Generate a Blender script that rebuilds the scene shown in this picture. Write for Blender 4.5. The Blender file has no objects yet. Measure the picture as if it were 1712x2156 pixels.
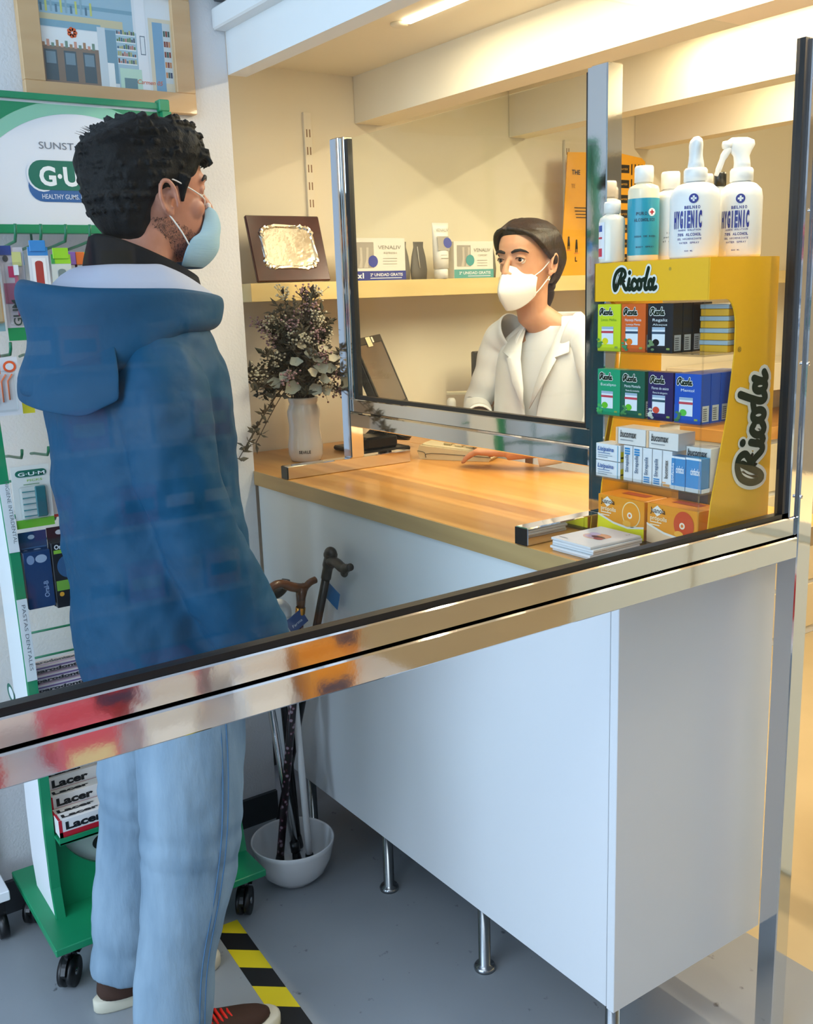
import bpy, math, random
import numpy as np
from mathutils import Matrix, Vector
random.seed(7)
S = bpy.context.scene
COL = S.collection
# ------------------------------------------------------------ camera
yaw, pitch, roll = 0.60252885, 0.21776691, -0.03366303
cam_loc = Vector((2.42467, -1.17, 1.48974))
fw = Vector((-math.cos(yaw)*math.cos(pitch), math.sin(yaw)*math.cos(pitch), -math.sin(pitch)))
rt = fw.cross(Vector((0, 0, 1))).normalized()
up = rt.cross(fw)
r2 = rt*math.cos(roll) + up*math.sin(roll)
u2 = up*math.cos(roll) - rt*math.sin(roll)
cd = bpy.data.cameras.new('camera')
cam = bpy.data.objects.new('camera', cd); COL.objects.link(cam)
cam.matrix_world = Matrix(((r2.x, u2.x, -fw.x, cam_loc.x), (r2.y, u2.y, -fw.y, cam_loc.y), (r2.z, u2.z, -fw.z, cam_loc.z), (0, 0, 0, 1)))
cd.sensor_fit = 'VERTICAL'; cd.sensor_height = 24.0; cd.lens = 2086.4938/2156*24.0
cd.clip_start = 0.05
S.camera = cam
# ------------------------------------------------------------ view, world, big lights
S.view_settings.view_transform = 'Standard'
S.view_settings.look = 'None'
S.view_settings.gamma = 1.0
S.view_settings.use_curve_mapping = False
S.view_settings.exposure = 0.35
w = bpy.data.worlds.new('world'); S.world = w; w.use_nodes = True
w.node_tree.nodes['Background'].inputs[0].default_value = (0.55, 0.72, 1.0, 1)
w.node_tree.nodes['Background'].inputs[1].default_value = 0.7
def area(name, loc, target, sx, sy, power, color, spread=None):
    l = bpy.data.lights.new(name, 'AREA'); l.shape = 'RECTANGLE'; l.size = sx; l.size_y = sy
    l.energy = power; l.color = color
    if spread: l.spread = spread
    o = bpy.data.objects.new(name, l); COL.objects.link(o); o.location = loc
    d = Vector(target) - Vector(loc)
    o.rotation_euler = d.to_track_quat('-Z', 'Y').to_euler()
    return o
COOL = (0.62, 0.80, 1.0); WARM = (1.0, 0.79, 0.52)
area('shopfront_daylight', (1.6, -3.9, 1.5), (1.2, 0, 1.2), 3.6, 2.4, 110, COOL)
area('ceiling_panel_light', (1.9, -1.6, 2.72), (1.4, -1.2, 0), 1.6, 1.2, 22, (0.9, 0.93, 1.0))
area('dispensary_ceiling_light', (1.9, 1.9, 2.7), (1.5, 1.5, 0), 2.0, 1.6, 55, WARM)
area('side_room_light', (3.5, 1.0, 2.7), (1.8, 0.6, 0.6), 1.2, 1.0, 34, (1.0, 0.78, 0.52))

# ------------------------------------------------------------ materials
MATS = {}
def s2l(c):
    return tuple(((v/12.92) if v <= 0.04045 else ((v+0.055)/1.055)**2.4) for v in c)
def hx(h):
    return s2l(tuple(int(h[i:i+2], 16)/255 for i in (0, 2, 4)))
def mat(name, col, rough=0.5, metal=0.0, spec=0.5, noise=None, bump=None, emit=None, coat=0.0, sheen=0.0, sss=0.0, alpha=None):
    """noise=(scale, second colour, contrast)  bump=(scale, strength, distance)"""
    if name in MATS: return MATS[name]
    m = bpy.data.materials.new(name); m.use_nodes = True; MATS[name] = m
    nt = m.node_tree; b = nt.nodes['Principled BSDF']
    c = hx(col) if isinstance(col, str) else col
    b.inputs['Base Color'].default_value = (*c, 1)
    m.diffuse_color = (*c, 1)
    b.inputs['Roughness'].default_value = rough
    b.inputs['Metallic'].default_value = metal
    b.inputs['Specular IOR Level'].default_value = spec
    b.inputs['Coat Weight'].default_value = coat
    if sheen: b.inputs['Sheen Weight'].default_value = sheen
    if sss:
        b.inputs['Subsurface Weight'].default_value = sss
        b.inputs['Subsurface Radius'].default_value = (0.012, 0.004, 0.002)
        b.inputs['Subsurface Scale'].default_value = 1.0
    if emit:
        b.inputs['Emission Color'].default_value = (*emit[0], 1); b.inputs['Emission Strength'].default_value = emit[1]
    tc = nt.nodes.new('ShaderNodeTexCoord')
    if noise:
        n = nt.nodes.new('ShaderNodeTexNoise'); mp = nt.nodes.new('ShaderNodeMapping')
        sc = noise[0] if isinstance(noise[0], tuple) else (noise[0],)*3
        mp.inputs['Scale'].default_value = sc
        n.inputs['Scale'].default_value = 1.0; n.inputs['Detail'].default_value = 6
        cr = nt.nodes.new('ShaderNodeValToRGB')
        k = noise[2] if len(noise) > 2 else 0.2
        cr.color_ramp.elements[0].position = 0.5-k; cr.color_ramp.elements[1].position = 0.5+k
        c2 = hx(noise[1]) if isinstance(noise[1], str) else noise[1]
        cr.color_ramp.elements[0].color = (*c, 1); cr.color_ramp.elements[1].color = (*c2, 1)
        nt.links.new(tc.outputs['Object'], mp.inputs[0]); nt.links.new(mp.outputs[0], n.inputs['Vector'])
        nt.links.new(n.outputs['Fac'], cr.inputs[0]); nt.links.new(cr.outputs[0], b.inputs['Base Color'])
    if bump:
        n = nt.nodes.new('ShaderNodeTexNoise'); mp = nt.nodes.new('ShaderNodeMapping')
        sc = bump[0] if isinstance(bump[0], tuple) else (bump[0],)*3
        mp.inputs['Scale'].default_value = sc
        n.inputs['Scale'].default_value = 1.0; n.inputs['Detail'].default_value = 4
        bp = nt.nodes.new('ShaderNodeBump'); bp.inputs['Strength'].default_value = bump[1]
        bp.inputs['Distance'].default_value = bump[2] if len(bump) > 2 else 0.003
        nt.links.new(tc.outputs['Object'], mp.inputs[0]); nt.links.new(mp.outputs[0], n.inputs['Vector'])
        nt.links.new(n.outputs['Fac'], bp.inputs['Height']); nt.links.new(bp.outputs[0], b.inputs['Normal'])
    return m
def glass(name, tint, refl=1.0, ior=1.45):
    if name in MATS: return MATS[name]
    m = bpy.data.materials.new(name); m.use_nodes = True; MATS[name] = m
    nt = m.node_tree; nt.nodes.clear()
    out = nt.nodes.new('ShaderNodeOutputMaterial'); mix = nt.nodes.new('ShaderNodeMixShader')
    tr = nt.nodes.new('ShaderNodeBsdfTransparent'); gl = nt.nodes.new('ShaderNodeBsdfGlossy')
    lw = nt.nodes.new('ShaderNodeLayerWeight'); lw.inputs['Blend'].default_value = 0.5
    pw = nt.nodes.new('ShaderNodeMath'); pw.operation = 'POWER'; pw.inputs[1].default_value = 4.0
    mu = nt.nodes.new('ShaderNodeMath'); mu.operation = 'MULTIPLY_ADD'; mu.inputs[1].default_value = 0.8*refl; mu.inputs[2].default_value = 0.035*refl
    tr.inputs[0].default_value = (*tint, 1); gl.inputs['Roughness'].default_value = 0.02
    nt.links.new(lw.outputs['Facing'], pw.inputs[0]); nt.links.new(pw.outputs[0], mu.inputs[0]); nt.links.new(mu.outputs[0], mix.inputs[0])
    nt.links.new(tr.outputs[0], mix.inputs[1]); nt.links.new(gl.outputs[0], mix.inputs[2])
    nt.links.new(mix.outputs[0], out.inputs[0])
    return m
def P(h, rough=0.45, **k): return mat('print_'+h+('_%d' % int(rough*100)), h, rough, **k)

CHROME = mat('polished_chrome', (0.72, 0.71, 0.70), 0.06, 1.0, bump=(30, 0.04, 0.002))
STEEL = mat('dark_steel', (0.35, 0.37, 0.38), 0.22, 1.0)
GASKET = mat('black_rubber', '0b0d10', 0.35)
PANE = glass('pane_glass', (0.95, 0.975, 0.965), 0.5)
ACRYL = glass('clear_acrylic', (0.96, 0.96, 0.95), 1.0)
PLASTER = mat('white_plaster', 'dcdcdf', 0.85, bump=(150, 0.45, 0.003))
CREAM = mat('cream_paint', 'e9dfc6', 0.7, bump=(25, 0.1, 0.002))
WHITE_LAM = mat('white_laminate', 'd9dde0', 0.32)
FASCIA = mat('white_fascia_paint', 'e4e6e8', 0.45)
GREEN = mat('green_laminate', '14885a', 0.38)
GREEN_WIRE = mat('green_enamel', '14724f', 0.35)
BLACKP = mat('black_plastic', '101214', 0.35)
SKIRT = mat('dark_skirting', '33373b', 0.5)

def wood(name, c1, c2, rough, ax=0, rings=18):
    m = mat(name, c1, rough, coat=0.15)
    nt = m.node_tree; b = nt.nodes['Principled BSDF']
    tc = nt.nodes.new('ShaderNodeTexCoord'); mp = nt.nodes.new('ShaderNodeMapping')
    sc = [rings, rings, rings]; sc[ax] = rings*0.09
    mp.inputs['Scale'].default_value = sc
    n = nt.nodes.new('ShaderNodeTexNoise'); n.inputs['Scale'].default_value = 1; n.inputs['Detail'].default_value = 8; n.inputs['Distortion'].default_value = 0.6
    cr = nt.nodes.new('ShaderNodeValToRGB'); cr.color_ramp.elements[0].position = 0.35; cr.color_ramp.elements[1].position = 0.65
    cr.color_ramp.elements[0].color = (*hx(c1), 1); cr.color_ramp.elements[1].color = (*hx(c2), 1)
    nt.links.new(tc.outputs['Object'], mp.inputs[0]); nt.links.new(mp.outputs[0], n.inputs['Vector'])
    nt.links.new(n.outputs['Fac'], cr.inputs[0]); nt.links.new(cr.outputs[0], b.inputs['Base Color'])
    return m
BEECH = wood('beech_worktop_wood', 'c4873a', 'd59c50', 0.3, ax=0)
BEECH_COOL = wood('cool_lit_beech_wood', 'a98958', 'b99864', 0.5, ax=0)  # same beech as the top, with the cool light on the edge painted in
SHELFW = wood('pale_shelf_wood', 'dcbf7c', 'e4ca8b', 0.5, ax=1)
FRAMEW = wood('light_frame_wood', 'c9a273', 'd3ae80', 0.5, ax=1)
DARKW = wood('dark_plaque_wood', '3a130f', '471a14', 0.25, ax=1)
CANEW = wood('brown_cane_wood', '4a2814', '6b3d20', 0.25, ax=1, rings=50)

# ------------------------------------------------------------ mesh builder
def FR(o, u, v):
    u = Vector(u).normalized(); v = Vector(v).normalized(); n = u.cross(v)
    return Matrix(((u.x, v.x, n.x, o[0]), (u.y, v.y, n.y, o[1]), (u.z, v.z, n.z, o[2]), (0, 0, 0, 1)))
TEXTS = {}
def text_data(s, bold=0.0, spacing=1.0, shear=0.0):
    k = (s, bold, spacing, shear)
    if k not in TEXTS:
        c = bpy.data.curves.new('t', 'FONT'); c.body = s; c.size = 1.0; c.offset = bold; c.space_character = spacing; c.shear = shear
        c.resolution_u = 3; c.fill_mode = 'FRONT'
        o = bpy.data.objects.new('t', c); COL.objects.link(o)
        dg = bpy.context.evaluated_depsgraph_get()
        me = bpy.data.meshes.new_from_object(o.evaluated_get(dg))
        vs = [v.co.copy() for v in me.vertices]; fs = [tuple(p.vertices) for p in me.polygons]
        fs = [f if me.polygons[i].normal.z >= 0 else tuple(reversed(f)) for i, f in enumerate(fs)]
        bpy.data.objects.remove(o); bpy.data.curves.remove(c); bpy.data.meshes.remove(me)
        x0 = min(v.x for v in vs); x1 = max(v.x for v in vs); y0 = min(v.y for v in vs); y1 = max(v.y for v in vs)
        TEXTS[k] = (vs, fs, x0, x1, y0, y1)
    return TEXTS[k]
class MB:
    def __init__(s): s.v = []; s.f = []; s.m = []; s.mats = []; s.sm = []
    def mi(s, m):
        if m not in s.mats: s.mats.append(m)
        return s.mats.index(m)
    def add(s, vs, fs, m, M=None, smooth=False):
        b = len(s.v); i = s.mi(m)
        for v in vs:
            v = Vector(v); s.v.append(M @ v if M is not None else v)
        for f in fs: s.f.append(tuple(b+k for k in f)); s.m.append(i); s.sm.append(smooth)
        return s
    def box(s, a, b, m, M=None, bev=0.0):
        x0, x1 = sorted((a[0], b[0])); y0, y1 = sorted((a[1], b[1])); z0, z1 = sorted((a[2], b[2]))
        e = min(bev, (x1-x0)/2.01, (y1-y0)/2.01, (z1-z0)/2.01)
        if e <= 0:
            vs = [(x, y, z) for x in (x0, x1) for y in (y0, y1) for z in (z0, z1)]
            return s.add(vs, [(0, 1, 3, 2), (4, 6, 7, 5), (0, 4, 5, 1), (2, 3, 7, 6), (0, 2, 6, 4), (1, 5, 7, 3)], m, M)
        # chamfered box
        vs = []; idx = {}
        for ix, x in enumerate((x0, x1)):
            for iy, y in enumerate((y0, y1)):
                for iz, z in enumerate((z0, z1)):
                    sx = e if ix == 0 else -e; sy = e if iy == 0 else -e; sz = e if iz == 0 else -e
                    idx[(ix, iy, iz, 0)] = len(vs); vs.append((x, y+sy, z+sz))
                    idx[(ix, iy, iz, 1)] = len(vs); vs.append((x+sx, y, z+sz))
                    idx[(ix, iy, iz, 2)] = len(vs); vs.append((x+sx, y+sy, z))
        I = lambda x, y, z, k: idx[(x, y, z, k)]
        fs = [(I(0,0,0,0), I(0,0,1,0), I(0,1,1,0), I(0,1,0,0)), (I(1,0,0,0), I(1,1,0,0), I(1,1,1,0), I(1,0,1,0)),
              (I(0,0,0,1), I(1,0,0,1), I(1,0,1,1), I(0,0,1,1)), (I(0,1,0,1), I(0,1,1,1), I(1,1,1,1), I(1,1,0,1)),
              (I(0,0,0,2), I(0,1,0,2), I(1,1,0,2), I(1,0,0,2)), (I(0,0,1,2), I(1,0,1,2), I(1,1,1,2), I(0,1,1,2))]
        for (x, y) in ((0,0),(0,1),(1,0),(1,1)): fs.append((I(x,y,0,0), I(x,y,0,1), I(x,y,1,1), I(x,y,1,0)) if (x+y) % 2 else (I(x,y,0,0), I(x,y,1,0), I(x,y,1,1), I(x,y,0,1))[::-1])
        for (x, z) in ((0,0),(0,1),(1,0),(1,1)): fs.append((I(x,0,z,0), I(x,0,z,2), I(x,1,z,2), I(x,1,z,0)))
        for (y, z) in ((0,0),(0,1),(1,0),(1,1)): fs.append((I(0,y,z,1), I(0,y,z,2), I(1,y,z,2), I(1,y,z,1)))
        for k in [(x,y,z) for x in (0,1) for y in (0,1) for z in (0,1)]: fs.append((I(*k,0), I(*k,1), I(*k,2)))
        return s.add(vs, fs, m, M)
    def quad(s, pts, m, M=None): return s.add(pts, [tuple(range(len(pts)))], m, M)
    def rect(s, M, x0, y0, x1, y1, off, m): return s.quad([(x0, y0, off), (x1, y0, off), (x1, y1, off), (x0, y1, off)], m, M)
    def disc(s, M, cx, cy, rx, ry, off, m, n=28, a0=0, a1=2*math.pi):
        return s.quad([(cx+rx*math.cos(a0+(a1-a0)*k/n), cy+ry*math.sin(a0+(a1-a0)*k/n), off) for k in range(n if a1-a0 > 6.2 else n+1)], m, M)
    def text(s, M, t, x, y, h, off, m, bold=0.0, w=None, align='L', spacing=1.0, shear=0.0):
        """h = cap height; w = forced width"""
        vs, fs, x0, x1, y0, y1 = text_data(t, bold, spacing, shear)
        k = h/0.72; kx = k if w is None else w/(x1-x0)
        wd = (x1-x0)*kx; ox = x - (0 if align == 'L' else wd/2 if align == 'C' else wd)
        return s.add([(ox+(v.x-x0)*kx, y+v.y*k, off) for v in vs], fs, m, M)
    def prism(s, pts, d, m, M=None, smooth=False):
        n = len(pts); vs = [(x, y, 0) for x, y in pts]+[(x, y, d) for x, y in pts]
        fs = [tuple(reversed(range(n))), tuple(range(n, 2*n))]+[(k, (k+1) % n, n+(k+1) % n, n+k) for k in range(n)]
        return s.add(vs, fs, m, M, smooth)
    def loft(s, rings, m, M=None, caps=True, smooth=True, closed=True):
        n = len(rings[0]); vs = [p for r in rings for p in r]; fs = []
        for i in range(len(rings)-1):
            for k in range(n if closed else n-1):
                a = i*n+k; b = i*n+(k+1) % n
                fs.append((a, b, b+n, a+n))
        if caps and closed: fs.append(tuple(reversed(range(n)))); fs.append(tuple(range((len(rings)-1)*n, len(rings)*n)))
        return s.add(vs, fs, m, M, smooth)
    def lathe(s, prof, m, M=None, n=32, smooth=True, caps=False):
        rings = [[(r*math.cos(2*math.pi*k/n), r*math.sin(2*math.pi*k/n), z) for k in range(n)] for r, z in prof]
        return s.loft(rings, m, M, caps=caps, smooth=smooth)
    def cyl(s, a, b, r, m, M=None, n=20, r2=None, smooth=True):
        return s.tube([a, b], [r, r if r2 is None else r2], m, M, n, smooth)
    def tube(s, path, r, m, M=None, n=10, smooth=True, flat=None, caps=True):
        path = [Vector(p) for p in path]; rs = r if isinstance(r, (list, tuple)) else [r]*len(path)
        t0 = (path[1]-path[0]).normalized()
        ref = Vector((0, 0, 1)) if abs(t0.z) < 0.9 else Vector((0, 1, 0))
        nx = t0.cross(ref).normalized(); rings = []
        for i, p in enumerate(path):
            t = (path[min(i+1, len(path)-1)]-path[max(i-1, 0)]).normalized()
            nx = (nx-t*nx.dot(t)).normalized(); ny = t.cross(nx)
            fl = flat or 1.0
            rings.append([p+nx*(rs[i]*math.cos(2*math.pi*k/n))+ny*(rs[i]*fl*math.sin(2*math.pi*k/n)) for k in range(n)])
        return s.loft(rings, m, M, caps=caps, smooth=smooth)
    def ell(s, c, r, m, M=None, nu=20, nv=12, rot=None):
        R = Matrix.Translation(c) @ (rot.to_4x4() if rot is not None else Matrix())
        if M is not None: R = M @ R
        rings = []
        for j in range(nv+1):
            a = math.pi*j/nv; e = max(math.sin(a), 0.02)
            rings.append([(r[0]*e*math.cos(2*math.pi*k/nu), r[1]*e*math.sin(2*math.pi*k/nu), -r[2]*math.cos(a)) for k in range(nu)])
        return s.loft(rings, m, R)
    def build(s, name, parent=None, label=None, cat=None, group=None, kind=None, loc=None, rotz=0.0):
        me = bpy.data.meshes.new(name); me.from_pydata([tuple(v) for v in s.v], [], s.f)
        for m in s.mats: me.materials.append(m)
        me.polygons.foreach_set('material_index', s.m); me.polygons.foreach_set('use_smooth', s.sm); me.update()
        o = bpy.data.objects.new(name, me); COL.objects.link(o)
        if parent is not None: o.parent = parent
        if loc is not None: o.location = loc
        o.rotation_euler = (0, 0, rotz)
        tag(o, label, cat, group, kind); return o
def tag(o, label=None, cat=None, group=None, kind=None):
    if label: o['label'] = label
    if cat: o['category'] = cat
    if group: o['group'] = group
    if kind: o['kind'] = kind
    return o
def thing(name, label, cat, loc=(0, 0, 0), rotz=0.0, group=None):
    o = bpy.data.objects.new(name, None); COL.objects.link(o); o.empty_display_size = 0.05
    o.location = loc; o.rotation_euler = (0, 0, rotz)
    return tag(o, label, cat, group)
def struct(name, mb): return mb.build(name, kind='structure')
def cat_rom(pts, n=6):
    pts = [Vector(p) for p in pts]; out = []
    for i in range(len(pts)-1):
        p0 = pts[max(i-1, 0)]; p1 = pts[i]; p2 = pts[i+1]; p3 = pts[min(i+2, len(pts)-1)]
        for k in range(n):
            t = k/n; out.append(0.5*((2*p1)+(p2-p0)*t+(2*p0-5*p1+4*p2-p3)*t*t+(3*p1-p0-3*p2+p3)*t**3))
    out.append(pts[-1]); return out
def copy_tree(o, loc=None, rotz=None, label=None, group=None):
    c = o.copy(); COL.objects.link(c)
    for ch in list(o.children):
        d = ch.copy(); COL.objects.link(d); d.parent = c
        for g in list(ch.children):
            e = g.copy(); COL.objects.link(e); e.parent = d
    if loc is not None: c.location = loc
    if rotz is not None: c.rotation_euler = (0, 0, rotz)
    if label: c['label'] = label
    if group: c['group'] = group
    return c
def fuse(mb, voxel, smooth=4, m=None):
    """weld overlapping closed shells into one continuous skin"""
    tmp = mb.build('tmp'); md = tmp.modifiers.new('r', 'REMESH'); md.mode = 'VOXEL'; md.voxel_size = voxel; md.use_smooth_shade = True
    if smooth:
        sm = tmp.modifiers.new('s', 'SMOOTH'); sm.factor = 0.5; sm.iterations = smooth
    dg = bpy.context.evaluated_depsgraph_get()
    me = bpy.data.meshes.new_from_object(tmp.evaluated_get(dg))
    bpy.data.objects.remove(tmp)
    me.materials.clear()
    if m: me.materials.append(m)
    me.polygons.foreach_set('use_smooth', [True]*len(me.polygons))
    me.polygons.foreach_set('material_index', [0]*len(me.polygons))
    return me
def obj(name, me, parent=None, **k):
    me.name = name
    o = bpy.data.objects.new(name, me); COL.objects.link(o)
    if parent is not None: o.parent = parent
    return tag(o, **k)

# script logotype made of brush strokes: returns MB content on frame M, height h
def strokes():
    R = [(.60,.80),(.45,.5),(.28,.15),(.13,.05),(.05,.25),(.08,.55),(.25,.85),(.55,.98),(.80,.90),(.85,.68),(.62,.47),(.72,.3),(.88,.08),(1.02,.10),(1.12,.30)]
    i_ = [(1.15,.52),(1.08,.2),(1.18,.05),(1.33,.18)]
    c_ = [(1.62,.42),(1.48,.50),(1.34,.35),(1.33,.14),(1.48,.04),(1.66,.14)]
    o_ = [(1.85+.14*math.cos(a), .27+.21*math.sin(a)) for a in [k*math.pi/6 for k in range(13)]]
    ol = [(1.95,.42),(2.06,.46),(2.2,.50)]
    l_ = [(2.46,.98),(2.32,.58),(2.22,.2),(2.3,.05),(2.46,.12)]
    a_ = [(2.62+.13*math.cos(a), .26+.20*math.sin(a)) for a in [k*math.pi/6 for k in range(13)]]
    at = [(2.84,.50),(2.75,.2),(2.82,.05),(2.98,.13)]
    return [R, i_, c_, o_, ol, l_, a_, at]
def script_logo(mb, M, x, y, h, off, ink, halo, wid=.205, halow=.40):
    cnt = [0]
    def ribbon(path, wd, o, m):
        cnt[0] += 1; o = o+cnt[0]*.00003
        p = cat_rom([(a, b, 0) for a, b in path], 4); n = len(p); L = []; Rr = []
        for i in range(n):
            t = (p[min(i+1, n-1)]-p[max(i-1, 0)]).normalized(); nn = Vector((-t.y, t.x, 0))*wd/2
            L.append(p[i]+nn); Rr.append(p[i]-nn)
        vs = [Vector((x+v.x*h*.88, y+v.y*h, o)) for v in L+Rr]
        mb.add(vs, [(i, n+i, n+i+1, i+1) for i in range(n-1)], m, M)
        for j_, e in enumerate((p[0], p[-1])): mb.disc(M, x+e.x*h*.88, y+e.y*h, wd/2*h*.88, wd/2*h, o+.00001*(j_+1), m, n=10)
    for s in strokes():
        if halo: ribbon(s, halow, off, halo)
    if halo: mb.disc(M, x+1.17*h*.88, y+.82*h, .17*h*.88, .17*h, off, halo, 14)
    for s in strokes(): ribbon(s, wid, off+.0001, ink)
    mb.disc(M, x+1.17*h*.88, y+.82*h, .11*h*.88, .11*h, off+.0008, ink, 14)
# ============================================================ SETTING
H = 1.0304        # worktop top
# floor
fm = mat('painted_floor', '8f969c', 0.28, noise=(2.2, '9aa0a5', 0.25), bump=(40, 0.05, 0.002))
nt = fm.node_tree; b = nt.nodes['Principled BSDF']
tc = nt.nodes.new('ShaderNodeTexCoord'); n1 = nt.nodes.new('ShaderNodeTexNoise'); n1.inputs['Scale'].default_value = 26; n1.inputs['Detail'].default_value = 8
cr = nt.nodes.new('ShaderNodeValToRGB'); cr.color_ramp.elements[0].position = 0.26; cr.color_ramp.elements[1].position = 0.33
cr.color_ramp.elements[0].color = (0.14, 0.14, 0.15, 1); cr.color_ramp.elements[1].color = (1, 1, 1, 1)
mx = nt.nodes.new('ShaderNodeMix'); mx.data_type = 'RGBA'; mx.blend_type = 'MULTIPLY'; mx.inputs[0].default_value = 0.8
src = b.inputs['Base Color'].links[0].from_socket
nt.links.new(tc.outputs['Object'], n1.inputs['Vector']); nt.links.new(n1.outputs['Fac'], cr.inputs[0])
nt.links.new(src, mx.inputs[6]); nt.links.new(cr.outputs[0], mx.inputs[7]); nt.links.new(mx.outputs[2], b.inputs['Base Color'])
struct('floor', MB().box((-0.6, -4.5, -0.06), (4.6, 0.62, 0), fm))
fm2 = mat('warm_tile_floor', 'c9b891', 0.35, noise=(5, 'bfae88', 0.3))
struct('floor_dispensary', MB().box((-0.6, 0.62, -0.06), (4.6, 4.2, 0), fm2))
# left wall
struct('wall_left', MB().box((-0.12, -4.5, 0), (0, 0.0, 2.75), PLASTER))
struct('wall_alcove', MB().box((-0.42, -0.02, 0), (-0.30, 4.2, 2.75), CREAM))
struct('baseboard_left', MB().box((0, -4.5, 0), (0.012, -0.001, 0.085), SKIRT))
struct('baseboard_alcove', MB().box((-0.30, 0.0, 0), (-0.288, 4.0, 0.085), SKIRT))
struct('wall_back', MB().box((-0.3, 4.08, 0), (4.6, 4.2, 2.75), CREAM))
struct('wall_right', MB().box((4.48, -4.5, 0), (4.6, 4.08, 2.75), mat('pale_room_paint', 'c9ccd0', 0.8)))
struct('ceiling', MB().box((-0.42, -4.5, 2.75), (4.6, 4.2, 2.85), mat('ceiling_paint', 'd8dade', 0.8)))
# shop front: wall with a wide opening
sf = MB(); dkf = mat('shopfront_frame', '55595f', 0.5)
sf.box((0, -4.5, 2.6), (4.48, -4.38, 2.75), dkf); sf.box((0, -4.5, 0), (0.15, -4.38, 2.6), dkf); sf.box((4.33, -4.5, 0), (4.48, -4.38, 2.6), dkf)
sf.box((2.1, -4.5, 0), (2.18, -4.38, 2.6), dkf); sf.box((0.15, -4.5, 0), (4.33, -4.38, 0.3), dkf)
struct('wall_shopfront', sf)
# fascia over the counter, soffit, beams
fa = MB()
fa.box((0.002, 0.0, 2.035), (4.4, 0.05, 2.135), FASCIA); fa.box((0.002, 0.012, 2.135), (4.4, 0.05, 2.75), FASCIA); fa.box((0.002, -0.035, 2.135), (4.4, 0.012, 2.185), FASCIA, bev=0.004)
struct('trim_fascia', fa)
so = MB(); so.box((-0.3, 0.05, 2.135), (4.4, 0.56, 2.75), CREAM)
struct('ceiling_soffit', so)
struct('trim_beam_near', MB().box((-0.298, 0.56, 2.0), (4.4, 0.66, 2.748), CREAM))
so2 = MB(); so2.box((-0.3, 0.66, 2.16), (4.4, 1.18, 2.75), CREAM)
struct('ceiling_soffit_middle', so2)
struct('trim_beam_middle', MB().box((-0.298, 1.18, 1.995), (4.4, 1.26, 2.748), CREAM))
struct('ceiling_soffit_far', MB().box((-0.3, 1.26, 2.16), (4.4, 1.80, 2.75), CREAM))
struct('trim_beam_far', MB().box((-0.298, 1.80, 1.99), (4.4, 1.88, 2.748), CREAM))
# dark ventilation box above the fascia
vb = MB(); vb.box((0.004, -0.030, 2.20), (0.30, 0.010, 2.40), mat('dark_grille_metal', '3b3f46', 0.5), bev=0.004)
for k in range(6): vb.box((0.012, -0.036, 2.215+k*0.03), (0.29, -0.028, 2.23+k*0.03), STEEL)
vb.build('air_grille', label='dark metal air grille above the white fascia at the left wall', cat='grille')

# led strips under the soffits
LEDM = mat('led_diffuser', 'fff2dd', 0.4, emit=((1.0, 0.86, 0.66), 9.0))
def led(x0, x1, y, z, label, power):
    t = thing('strip_light', label, 'light', (x0, y, z))
    MB().box((0, -0.012, -0.008), (x1-x0, 0.012, 0), LEDM, bev=0.002).build('diffuser', t)
    MB().lathe([(0.001, 0), (0.022, 0), (0.022, -0.005), (0.016, -0.009), (0.001, -0.009)], CREAM, Matrix.Translation((-0.03, 0, 0)), 20).build('ring', t)
    l = bpy.data.lights.new('strip_glow', 'AREA'); l.shape = 'RECTANGLE'; l.size = x1-x0; l.size_y = 0.03; l.energy = power; l.color = (1.0, 0.83, 0.60)
    o = bpy.data.objects.new('strip_glow', l); COL.objects.link(o); o.parent = t; o.location = ((x1-x0)/2, 0, -0.012)
led(0.30, 1.9, 0.34, 2.135, 'lit led strip under the soffit just behind the fascia', 14)
led(0.50, 2.0, 1.05, 2.16, 'lit led strip under the soffit between the two beams', 16)
led(0.30, 2.0, 1.60, 2.16, 'lit led strip behind the middle beam', 16)

# ============================================================ WORKTOP AND CABINET
wt = MB(); wt.box((-0.295, 0.0, H-0.038), (1.352, 0.597, H), BEECH, bev=0.0015)
wt.box((0.001, -0.003, H-0.038), (1.355, 0.0, H-0.0005), BEECH_COOL); wt.box((1.352, -0.003, H-0.038), (1.355, 0.597, H-0.0005), BEECH_COOL)
wt.build('worktop', label='beech wood worktop of the pharmacy counter', cat='worktop')
c = thing('counter_cabinet', 'white laminate counter cabinet standing on steel legs under the wooden worktop', 'cabinet', (0.66, 0.22, 0))
zb = 0.1914; q = lambda x, y, z: (x-0.66, y-0.22, z)
MB().box(q(0.006, 0.006, zb), q(1.309, 0.024, H-0.039), WHITE_LAM, bev=0.001).build('front_panel', c)
MB().box(q(1.312, 0.004, zb), q(1.330, 0.43, H-0.039), WHITE_LAM, bev=0.001).build('end_panel', c)
MB().box(q(0.02, 0.024, zb), q(1.312, 0.43, zb+0.018), WHITE_LAM).box(q(0.02, 0.412, zb), q(1.312, 0.43, H-0.039), WHITE_LAM).build('carcass', c)
MB().box(q(0.02, 0.400, 0.0), q(1.05, 0.412, zb-.001), mat('shade_board_grey', '6d6f72', .6)).build('added_shade_board', c)  # board added to block light and darken the space under the cabinet
def legmb(x, y):
    M = Matrix.Translation(q(x, y, 0))
    return MB().lathe([(0.0005, 0), (0.024, 0), (0.025, 0.006), (0.022, 0.011), (0.0135, 0.014), (0.0135, zb), (0.0005, zb)], STEEL, M, 24)
for x, y in ((0.12, 0.055), (0.509, 0.055), (0.894, 0.055), (1.285, 0.05), (0.12, 0.39), (0.60, 0.39)): legmb(x, y).build('leg', c)

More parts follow.
